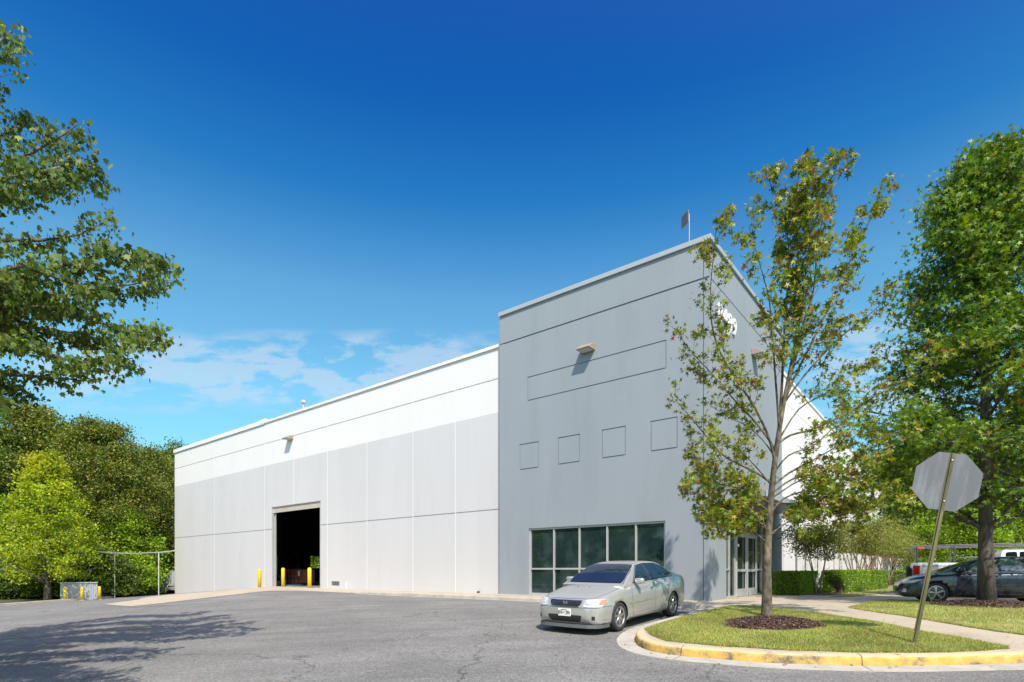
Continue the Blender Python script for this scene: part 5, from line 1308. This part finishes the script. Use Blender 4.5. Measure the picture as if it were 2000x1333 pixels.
# right side beyond the pickup
wood([
 (AB, 1900, 985, 42, .7, 'bright green tree behind the pickup bed', 'roadside_tree', 'tree'),
 (AB, 1990, 970, 44, 2.3, 'bright green tree behind the pickup cab', 'roadside_tree', 'tree'),
 (AB, 1830, 990, 48, 4.4, 'bright green tree behind the ladder rack posts', 'roadside_tree', 'tree'),
 (AO2, 1840, 800, 62, 1.2, 'dark tall tree far behind the pickup', 'roadside_tree', 'tree'),
 (AO2, 1960, 820, 60, 3.1, 'dark tall tree behind the dense tree at the right edge', 'roadside_tree', 'tree'),
 (AB, 2080, 990, 46, 5.2, 'bright green tree outside the right edge behind the pickup', 'roadside_tree', 'tree'),
 (AO2, 1745, 870, 70, 5.6, 'dark tree closing the view at the far end of the side wall', 'roadside_tree', 'tree'),
 (AS, 1870, 1085, 38, 1.4, 'low dark bush behind the pickup bed', 'bush', 'bush'),
 (AS, 1960, 1085, 38, 2.4, 'low dark bush behind the pickup cab', 'bush', 'bush'),
 (AS, 1800, 1090, 40, 4.1, 'low dark bush behind the pickup tailgate', 'bush', 'bush'),
], 'trees and bushes beyond the parked pickup')
# rear trees behind garage openings, placed where the ray through each opening goes
wood([
 (AB, 530, 985, 68, .3, 'sunlit tree seen through the left rear opening of the garage', 'understory_tree', 'tree'),
 (AB, 612, 985, 66, 1.9, 'sunlit tree seen through the right rear opening of the garage', 'understory_tree', 'tree'),
 (AB, 570, 985, 72, 3.3, 'sunlit tree behind the loading end of the warehouse', 'understory_tree', 'tree'),
], 'sunlit trees behind the warehouse')
# trees behind the camera that the windows mirror
for i, (x, y, ms, s) in enumerate(((-30, -24, AO, .75), (-18, -30, AO2, .8), (-6, -30, AO, .8), (7, -32, AO2, .85), (20, -30, AO, .8), (34, -26, AO2, .8), (46, -14, AO, .75), (-42, -12, AO2, .8), (52, 4, AO2, .75), (-46, -2, AO, .8), (-44, 8, AO2, .85), (-47, 18, AO, .8), (-50, 28, AO2, .9), (-40, 2, AB, 1), (-41, 14, AB, 1), (-12, -22, AB, 1), (12, -24, AB, 1))):
    plant('woodland_tree', ms, x, y, 'tree across the street mirrored in the dark windows', 'tree', 'trees across the street', s, i*1.3)

# crape myrtles along the side wall
def myrtle(seed, nst, H, spread, nleaf, crownz, leafm=LF_MYR):
    random.seed(seed); bm = bmesh.new(); C = []
    for k in range(nst):
        a = 2*PI*k/nst+random.uniform(-.4, .4); r = spread*random.uniform(.6, 1.1); b = Vector((math.cos(a)*.10, math.sin(a)*.10, -.1)); e = Vector((math.cos(a)*r, math.sin(a)*r, H*random.uniform(.75, 1)))
        P = curve_pts(b, e, 0, 6, .05); P = [Vector((p.x*(i/6)**.3 if i else p.x, p.y*(i/6)**.3 if i else p.y, p.z)) for i, p in enumerate(P)]; tube(bm, P, [.038*(1-i/7)+.004 for i in range(7)], 6)
        for j in range(7):
            t = random.uniform(.42, 1); i = min(5, int(t*6)); p = P[i].lerp(P[i+1], t*6-i); q = p+Vector((random.gauss(0, .35), random.gauss(0, .35), random.uniform(.1, .6))); tube(bm, [p, q], [.012, .004], 4, False); C.append(q)
    Cs = np.concatenate([rng.normal(0, 1, (nleaf//len(C), 3))*np.array([.28, .28, .24])+np.array(q) for q in C]); Cs = Cs[Cs[:, 2] > crownz]
    a = bpy.data.meshes.new('stems'); bm.to_mesh(a); bm.free(); a.shade_smooth(); a.materials.append(BARKT)
    o = npmesh('crown', leaves(Cs, np.full(len(Cs), .07), OVAL, .2, .3), 1, 6, leafm); c = o.data; bpy.data.objects.remove(o); return a, c
MY1 = myrtle(3, 4, 3.0, .75, 7000, 1.5); MY2 = myrtle(8, 9, 3.4, 1.25, 9000, 2.0)
def crape(x, y, ms, lb, s, rz): plant('crape_myrtle', ms, x, y, lb, 'small tree', 'crape myrtles along the white side wall', s, rz, gz(x, y, .15), None, ('stems', 'crown'))
crape(13.25, 24.15, MY1, 'nearest crape myrtle with a pale leaning trunk between two clipped hedges', .95, .4)
for k, (lx, t_, s) in enumerate(((2.3, 15.2, .95), (2.4, 18.8, 1.0), (2.5, 22.6, 1.0), (2.6, 27, 1.0), (2.7, 32, 1.0), (2.8, 38, 1.0), (3, 46, 1.05))):
    x, y = loc2w(lx, t_); crape(x, y, MY2, ('second', 'third', 'fourth', 'fifth', 'sixth', 'seventh', 'farthest')[k]+' multi stemmed crape myrtle along the side wall counted from the entrance', s, k*1.1)

# clipped hedges
def hedge(P0, P1, dep, h, n, label):
    P0, P1 = Vector((*P0, 0)), Vector((*P1, 0)); L_ = (P1-P0).length; a = math.atan2(P1.y-P0.y, P1.x-P0.x); z = gz(P0.x, P0.y, .15)
    t = thing('hedge', label, 'hedge', (P0.x, P0.y, z), a, 'clipped hedges by the side wall')
    bm = bmesh.new(); nx = int(L_/.25); g = bmesh.ops.create_grid(bm, x_segments=2, y_segments=2, size=.01); bm.clear()
    box(bm, .12, .12, -.1, L_-.12, dep-.12, h-.12)
    bmesh.ops.subdivide_edges(bm, edges=bm.edges[:], cuts=6, use_grid_fill=True)
    for v in bm.verts: v.co += Vector((1, 1, 1))*.05*mnoise.noise(v.co*2)
    obj('dark_core', bm, BARKD, t)  # solid dark core put in for the shade between the leaves
    # leaves in a shell just under the clipped faces
    u = rng.uniform(0, 1, (n, 3)); face = rng.integers(0, 10, n); q = np.stack([u[:, 0]*L_, u[:, 1]*dep, u[:, 2]*h], 1)
    dpt = rng.exponential(.05, n); q[:, 2] = np.where(face < 4, h-dpt, q[:, 2]); q[:, 1] = np.where((face >= 4) & (face < 7), dpt, q[:, 1]); q[:, 1] = np.where(face == 7, dep-dpt, q[:, 1])
    q[:, 0] = np.where(face == 8, dpt, q[:, 0]); q[:, 0] = np.where(face == 9, L_-dpt, q[:, 0])
    lump = np.array([mnoise.noise(Vector((float(p[0])*1.6, float(p[1])*1.6, float(p[2])*1.6+P0.x))) for p in q]); c = np.array([L_/2, dep/2, h/2]); q = c+(q-c)*(1+.10*lump[:, None])
    npmesh('foliage', leaves(q, np.full(n, .042), OVAL, 0, .3), 1, 6, LF_BOX, t); return t
hedge(loc2w(1.5, 6.1), loc2w(1.55, 9.2), 1.1, .95, 26000, 'shaded clipped hedge between the entrance and the pale leaning trunk')
hedge((14.35, 24.1), (20.6, 30.6), 1.0, 1.0, 34000, 'sunlit clipped hedge right of the pale leaning trunk')
hedge(loc2w(4.3, 27), loc2w(4.6, 34), 1.5, 1.0, 12000, 'small far clipped hedge beside the pickup tailgate')
# grass verge and rough growth under the wood
GV = leafmat('verge', [(0, (.05, .08, .015)), (.5, (.10, .14, .025)), (1, (.2, .2, .06))], .3, .6)
n = 34000; x = rng.uniform(-52, -22, n); y = rng.uniform(37.5, 62, n); k_ = (-UX*(x-CX)-UY*(y-CY) < -46.5) & (x < -.70*y-1.5); x = x[k_]; y = y[k_]; n = len(x); z = np.array([gz(a_, b_, -.03) for a_, b_ in zip(x, y)])
o = npmesh('undergrowth', leaves(np.stack([x, y, z+rng.exponential(.16, n)], 1), np.full(n, .10), CLUMP, 0, .5), 1, 5, GV); tag(o, 'low weedy undergrowth along the foot of the wood', 'undergrowth', kind='stuff')
SKY_SAT, SKY_VAL = 1.1, 1.0
SKY_T0, SKY_T1 = (.7, 1.0, 1.0), (.10, .62, 1.35)
SKY_TM = [(.12, (.9, 1.3, 1.15)), (.29, (1.17, 1.70, 1.42)), (.43, (1.0, 1.60, 1.46)), (.55, (.22, 1.06, 1.40)), (.64, (.10, .74, 1.33))]
CLOUD = (4.9, 5.6, 6.3)
EXPO = 0.47
# ---------------------------------------------------------------- light, sky, camera
sl = bpy.data.lights.new('sun', 'SUN'); sl.energy = 4.6; sl.angle = R(.53); sl.color = (1, .93, .82)
so = bpy.data.objects.new('sun', sl); col.objects.link(so); so.rotation_euler = (-sd).to_track_quat('-Z', 'Y').to_euler()
wd = bpy.data.worlds.new('World'); scene.world = wd; wd.use_nodes = True; t = wd.node_tree; N = t.nodes; L = t.links
bg = N['Background']; bg.inputs[1].default_value = .10
sk = N.new('ShaderNodeTexSky'); sk.sky_type = 'NISHITA'; sk.sun_disc = False; sk.sun_elevation = SE; sk.sun_rotation = math.atan2(sd.x, sd.y); sk.air_density = 1.0; sk.dust_density = .3; sk.ozone_density = 3.0; sk.altitude = 100
tc = N.new('ShaderNodeTexCoord'); sep = N.new('ShaderNodeSeparateXYZ'); L.new(tc.outputs['Generated'], sep.inputs[0])
hs = N.new('ShaderNodeHueSaturation'); hs.inputs['Saturation'].default_value = SKY_SAT; hs.inputs['Value'].default_value = SKY_VAL; L.new(sk.outputs[0], hs.inputs['Color'])
tint = N.new('ShaderNodeMix'); tint.data_type = 'RGBA'; tint.blend_type = 'MULTIPLY'; tint.inputs[0].default_value = 1; L.new(hs.outputs[0], tint.inputs[6])
rp = N.new('ShaderNodeValToRGB'); e = rp.color_ramp.elements; e[0].position = 0; e[0].color = (*SKY_T0, 1); e[1].position = .75; e[1].color = (*SKY_T1, 1)
for pos_, c_ in SKY_TM: q_ = e.new(pos_); q_.color = (*c_, 1)
L.new(sep.outputs[2], rp.inputs[0]); L.new(rp.outputs[0], tint.inputs[7])
# clouds low over the horizon: direction based
def mth(op, a, b=None, c=None):
    x = N.new('ShaderNodeMath'); x.operation = op
    for i, v in enumerate((a, b, c)):
        if v is None: continue
        if isinstance(v, (int, float)): x.inputs[i].default_value = v
        else: L.new(v, x.inputs[i])
    return x.outputs[0]
az = mth('ARCTAN2', sep.outputs[0], sep.outputs[1]); el = mth('DIVIDE', sep.outputs[2], mth('MAXIMUM', mth('ABSOLUTE', sep.outputs[1]), .2))
cmb = N.new('ShaderNodeCombineXYZ'); L.new(mth('MULTIPLY', az, 5), cmb.inputs[0]); L.new(mth('MULTIPLY', el, 11), cmb.inputs[1]); cmb.inputs[2].default_value = 3.7
nz = N.new('ShaderNodeTexNoise'); nz.inputs['Scale'].default_value = 2.6; nz.inputs['Detail'].default_value = 9; nz.inputs['Roughness'].default_value = .62; L.new(cmb.outputs[0], nz.inputs['Vector'])
def bump(x, c, w): return mth('MAXIMUM', mth('SUBTRACT', 1, mth('POWER', mth('DIVIDE', mth('SUBTRACT', x, c), w), 2)), 0)
m1 = mth('MULTIPLY', bump(az, R(-21), R(26)), bump(el, .355, .08))
m2 = mth('MULTIPLY', bump(az, R(33), R(6)), bump(el, .36, .11))
m3 = mth('MULTIPLY', mth('GREATER_THAN', mth('ABSOLUTE', az), R(75)), bump(el, .3, .001))
mm = mth('MINIMUM', mth('ADD', mth('ADD', m1, m2), m3), 1)
dens = mth('MULTIPLY', mth('MULTIPLY', mth('MAXIMUM', mth('SUBTRACT', nz.outputs[0], .43), 0), 5.5), mm)
dens = mth('MINIMUM', dens, .46)
cx = N.new('ShaderNodeMix'); cx.data_type = 'RGBA'; cx.inputs[7].default_value = (*CLOUD, 1); L.new(dens, cx.inputs[0]); L.new(tint.outputs[2], cx.inputs[6])
# extra pale glow added around the sun (behind the camera) to fill the shadows
dt = N.new('ShaderNodeVectorMath'); dt.operation = 'DOT_PRODUCT'; L.new(tc.outputs['Generated'], dt.inputs[0]); dt.inputs[1].default_value = tuple(sd)
gl = mth('POWER', mth('MAXIMUM', dt.outputs['Value'], 0), 2.5)
gs = N.new('ShaderNodeVectorMath'); gs.operation = 'SCALE'; gs.inputs[0].default_value = (9.0, 8.3, 7.2); L.new(gl, gs.inputs['Scale'])
ga = N.new('ShaderNodeVectorMath'); ga.operation = 'ADD'; L.new(cx.outputs[2], ga.inputs[0]); L.new(gs.outputs[0], ga.inputs[1])
L.new(ga.outputs[0], bg.inputs[0])
cam = bpy.data.cameras.new('camera'); co = bpy.data.objects.new('camera', cam); col.objects.link(co); scene.camera = co
co.location = (0, 0, EYE); co.rotation_euler = (R(90), 0, 0); cam.sensor_width = 36; cam.lens = 36*F/2000; cam.shift_y = (HZ-666.5)/2000; cam.clip_end = 3000; cam.clip_start = .05
scene.view_settings.view_transform = 'Standard'; scene.view_settings.look = 'None'; scene.view_settings.exposure = EXPO; scene.view_settings.gamma = 1
scene.cycles.max_bounces = 8; scene.cycles.transparent_max_bounces = 8
